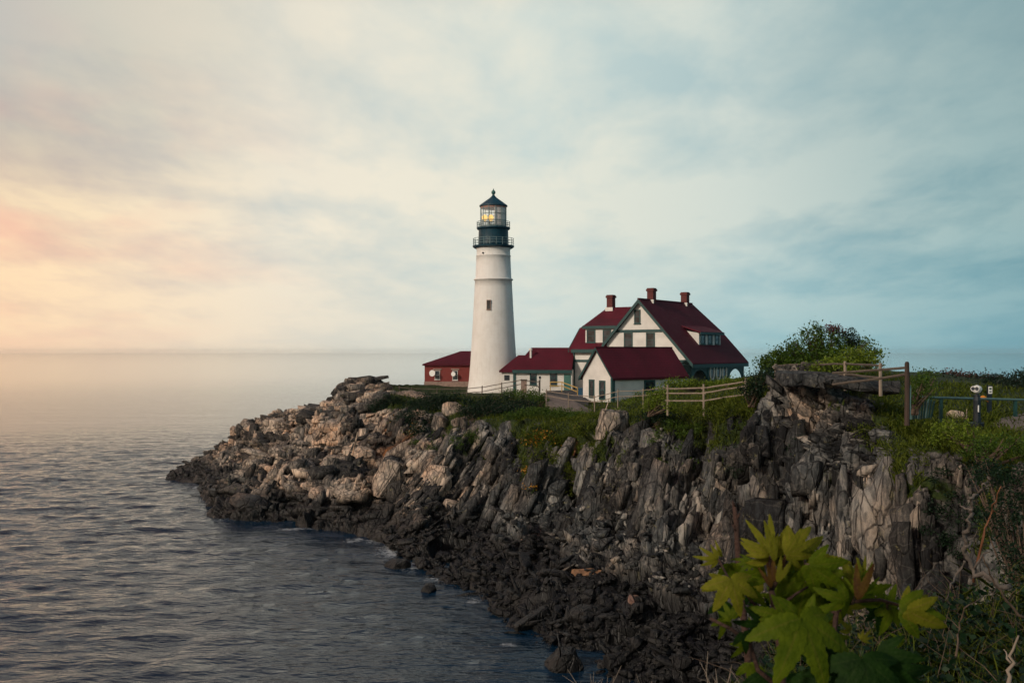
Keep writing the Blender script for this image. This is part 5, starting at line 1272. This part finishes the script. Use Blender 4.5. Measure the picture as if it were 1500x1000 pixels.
# lower dark leaves
leaf(1262,965,190,92,'fan','d',-.25,92,(1235,985)); leaf(1285,955,140,80,'five','d',-.2,90); leaf(1240,970,-100,70,'five','d',-.15,85); leaf(1210,985,180,80,'fan','d',.05,80); leaf(1310,985,120,70,'five','d',-.1,80); leaf(1165,985,170,66,'three','d',.12,75); leaf(1120,985,190,60,'three','d',.15,75); leaf(1098,970,175,44,'three','g',.2,65)
# filler leaves through the crown, smaller and at many angles
fr2=random.Random(21)
for _ in range(64):
    t=fr2.random(); cx_=1150+fr2.gauss(28,66); cy_2=872+fr2.gauss(0,42)
    if not (1045<cx_<1350 and 790<cy_2<950): continue
    if cx_ > 1230 and cy_2 < 868: continue
    leaf(cx_,cy_2,fr2.uniform(-150,150),fr2.uniform(22,44),fr2.choice(('three','five','pinn','three')),fr2.choice('ggyyd'),fr2.uniform(.02,.25),fr2.uniform(45,95),roll=fr2.uniform(-40,40))
# bare red-brown stem behind the sapling
st_=empty('bare_stem', at(1100,1040,2.7),0,'bare thick red-brown stem standing left of the maple leaves','stem'); s0=Vector(at(1100,1040,2.7))
q=MB(); q.tube([Vector(at(x,y,2.7))-s0 for x,y in ((1100,1040),(1096,960),(1088,890),(1084,850),(1081,800),(1079,765),(1075,735))],[.012,.011,.010,.0095,.009,.008,.005],8); q.build('stalk',M['stem_red'],st_,True)
q=MB()
for (x,y,dx,dy) in ((1083,840,6,-12),(1080,780,-7,-12),(1079,760,5,-9),(1077,742,-4,-8)): q.tube([Vector(at(x,y,2.7))-s0,Vector(at(x+dx,y+dy,2.69))-s0],[.005,.002],6)
q.build('bud',M['stem_red'],st_,True)

# ------------------------------------------------------------------ air, sky, sun, camera
hz_ = MB().box((-7000,-700,-7.2),(7000,11500,37)).build('haze', None)
hm=bpy.data.materials.new('sea_haze'); hm.use_nodes=True; nt=hm.node_tree; nt.nodes.clear()
pv=N(nt,'ShaderNodeVolumePrincipled'); pv.inputs['Color'].default_value=(.97,.97,.97,1); pv.inputs['Density'].default_value=.00004; pv.inputs['Anisotropy'].default_value=.8
oo=N(nt,'ShaderNodeOutputMaterial'); nt.links.new(pv.outputs[0],oo.inputs['Volume']); hz_.data.materials.append(hm); tag(hz_,kind='stuff')

SUN_EL, SUN_AZ = math.radians(26), math.radians(-132)      # azimuth from +Y towards +X
sd=Vector((math.sin(SUN_AZ)*math.cos(SUN_EL),math.cos(SUN_AZ)*math.cos(SUN_EL),math.sin(SUN_EL)))
sl_=bpy.data.lights.new('sun','SUN'); sl_.energy=2.1; sl_.angle=math.radians(8); sl_.color=(1.0,.86,.70)
so=bpy.data.objects.new('sun',sl_); col.objects.link(so); so.rotation_euler=sd.to_track_quat('Z','Y').to_euler(); so.location=(-60,20,80)

w=bpy.data.worlds.new('World'); scene.world=w; w.use_nodes=True; nt=w.node_tree; nt.nodes.clear()
out=N(nt,'ShaderNodeOutputWorld'); tc=N(nt,'ShaderNodeTexCoord'); sep=N(nt,'ShaderNodeSeparateXYZ'); nt.links.new(tc.outputs['Generated'],sep.inputs[0])
sky=nt.nodes.new('ShaderNodeTexSky'); sky.sky_type='NISHITA'; sky.sun_disc=False; sky.sun_elevation=SUN_EL; sky.sun_rotation=SUN_AZ; sky.dust_density=3
bg1=N(nt,'ShaderNodeBackground',Strength=.08); nt.links.new(sky.outputs[0],bg1.inputs[0])
zc=mathn(nt,'MAXIMUM',sep.outputs[2],0.0); dn=mathn(nt,'ADD',zc,.16)
cx=mathn(nt,'DIVIDE',sep.outputs[0],dn); cy=mathn(nt,'DIVIDE',sep.outputs[1],dn)
cb_=N(nt,'ShaderNodeCombineXYZ'); nt.links.new(cx,cb_.inputs[0]); nt.links.new(cy,cb_.inputs[1])
def cloud(scale,sx,sy,det,rz,seed,rough=.55,dist=0.0):
    mp=N(nt,'ShaderNodeMapping'); mp.inputs['Scale'].default_value=(sx,sy,1); mp.inputs['Rotation'].default_value=(0,0,math.radians(rz)); mp.inputs['Location'].default_value=(seed,seed*.7,0)
    nt.links.new(cb_.outputs[0],mp.inputs[0]); n=N(nt,'ShaderNodeTexNoise',Scale=scale,Detail=det,Roughness=rough,Distortion=dist); nt.links.new(mp.outputs[0],n.inputs[0]); return n.outputs[0]
azr=mathn(nt,'ADD',mathn(nt,'MULTIPLY',sep.outputs[0],.9),.5,clamp=True)
lit=ramp(nt,azr,[(.0,rgb(250,212,166)),(.14,rgb(246,220,182)),(.30,rgb(232,222,202)),(.52,rgb(220,219,204)),(.70,rgb(198,207,199)),(.88,rgb(152,178,178)),(1,rgb(126,158,162))])
gap=ramp(nt,azr,[(.0,rgb(226,172,146)),(.12,rgb(208,182,164)),(.3,rgb(200,202,194)),(.52,rgb(190,204,200)),(.7,rgb(160,184,186)),(.86,rgb(116,154,162)),(1,rgb(92,134,144))])
n1=cloud(1.25,1.0,.75,6.0,-16,3.1,.52,.3); n2=cloud(4.2,1.0,.55,7.0,-12,8.7,.6,.2); 
cm=mathn(nt,'ADD',mathn(nt,'MULTIPLY',n1,.62),mathn(nt,'MULTIPLY',n2,.38))
msk=ramp(nt,cm,[(.38,(0,0,0)),(.56,(1,1,1))])
sky_c=mixc(nt,msk,gap,lit)
# grey-blue cloud base high on the left, rosy patches below it
up=ramp(nt,zc,[(.10,(0,0,0)),(.28,(1,1,1))]); lf=ramp(nt,azr,[(.10,(1,1,1)),(.38,(0,0,0))])
sky_c=mixc(nt,mathn(nt,'MULTIPLY',mathn(nt,'MULTIPLY',up,lf),.85),sky_c,mixc(nt,ramp(nt,n1,[(.42,(0,0,0)),(.6,(1,1,1))]),rgb(130,160,168),rgb(168,178,178)))
n3=cloud(1.3,1.0,.6,4.0,5,21.3,.5); rose=mathn(nt,'MULTIPLY',ramp(nt,n3,[(.46,(0,0,0)),(.62,(1,1,1))]),ramp(nt,zc,[(.18,(1,1,1)),(.30,(.25,.25,.25))])); lf2=ramp(nt,azr,[(.08,(1,1,1)),(.34,(0,0,0))])
sky_c=mixc(nt,mathn(nt,'MULTIPLY',mathn(nt,'MULTIPLY',rose,lf2),.6),sky_c,rgb(228,166,152))
sky_c=mixc(nt,mathn(nt,'MULTIPLY',mathn(nt,'MULTIPLY',up,ramp(nt,azr,[(.66,(0,0,0)),(.92,(1,1,1))])),.6),sky_c,rgb(140,160,160))
# pale band towards the horizon
hb=ramp(nt,zc,[(.0,(1,1,1)),(.12,(0,0,0))]); hcol=ramp(nt,azr,[(.0,rgb(248,206,164)),(.25,rgb(232,214,190)),(.5,rgb(190,206,204)),(.72,rgb(140,184,192)),(1,rgb(104,152,166))])
sky_c=mixc(nt,mathn(nt,'MULTIPLY',hb,.75),sky_c,hcol)
sky_c=mixc(nt,ramp(nt,zc,[(.32,(0,0,0)),(.55,(1,1,1))]),sky_c,mixc(nt,1.0,sky_c,ramp(nt,azr,[(0,(.68,.41,.43)),(.33,(.42,.33,.37)),(.55,(.20,.26,.38)),(1,(.16,.25,.36))]),'MULTIPLY'))  # unseen sky above the view, dimmed and tinted to darken sea and cliffs
bg2=N(nt,'ShaderNodeBackground',Strength=1.16); nt.links.new(sky_c,bg2.inputs[0])
ms=N(nt,'ShaderNodeMixShader',Fac=.95); nt.links.new(bg1.outputs[0],ms.inputs[1]); nt.links.new(bg2.outputs[0],ms.inputs[2]); nt.links.new(ms.outputs[0],out.inputs[0])
w.cycles.sampling_method='MANUAL'; w.cycles.sample_map_resolution=512

cd=bpy.data.cameras.new('camera'); cam=bpy.data.objects.new('camera',cd); col.objects.link(cam); scene.camera=cam
cam.location=(0,0,CH); cam.rotation_euler=(math.radians(90),0,0); cd.lens=35; cd.sensor_width=36; cd.shift_y=.01; cd.clip_start=.05; cd.clip_end=20000
cd.dof.use_dof=True; cd.dof.focus_distance=90; cd.dof.aperture_fstop=11
scene.render.engine='CYCLES'
cy_=scene.cycles; cy_.use_denoising=True; cy_.denoiser='OPENIMAGEDENOISE'; cy_.max_bounces=5; cy_.diffuse_bounces=2; cy_.glossy_bounces=2; cy_.transmission_bounces=3; cy_.volume_bounces=2; cy_.transparent_max_bounces=6
cy_.use_adaptive_sampling=True; cy_.adaptive_threshold=.02; cy_.sample_clamp_indirect=4; cy_.caustics_reflective=False; cy_.caustics_refractive=False
vs_=scene.view_settings; scene.display_settings.display_device='sRGB'; vs_.view_transform='Standard'; vs_.look='None'; vs_.exposure=0; vs_.gamma=1; vs_.use_curve_mapping=False
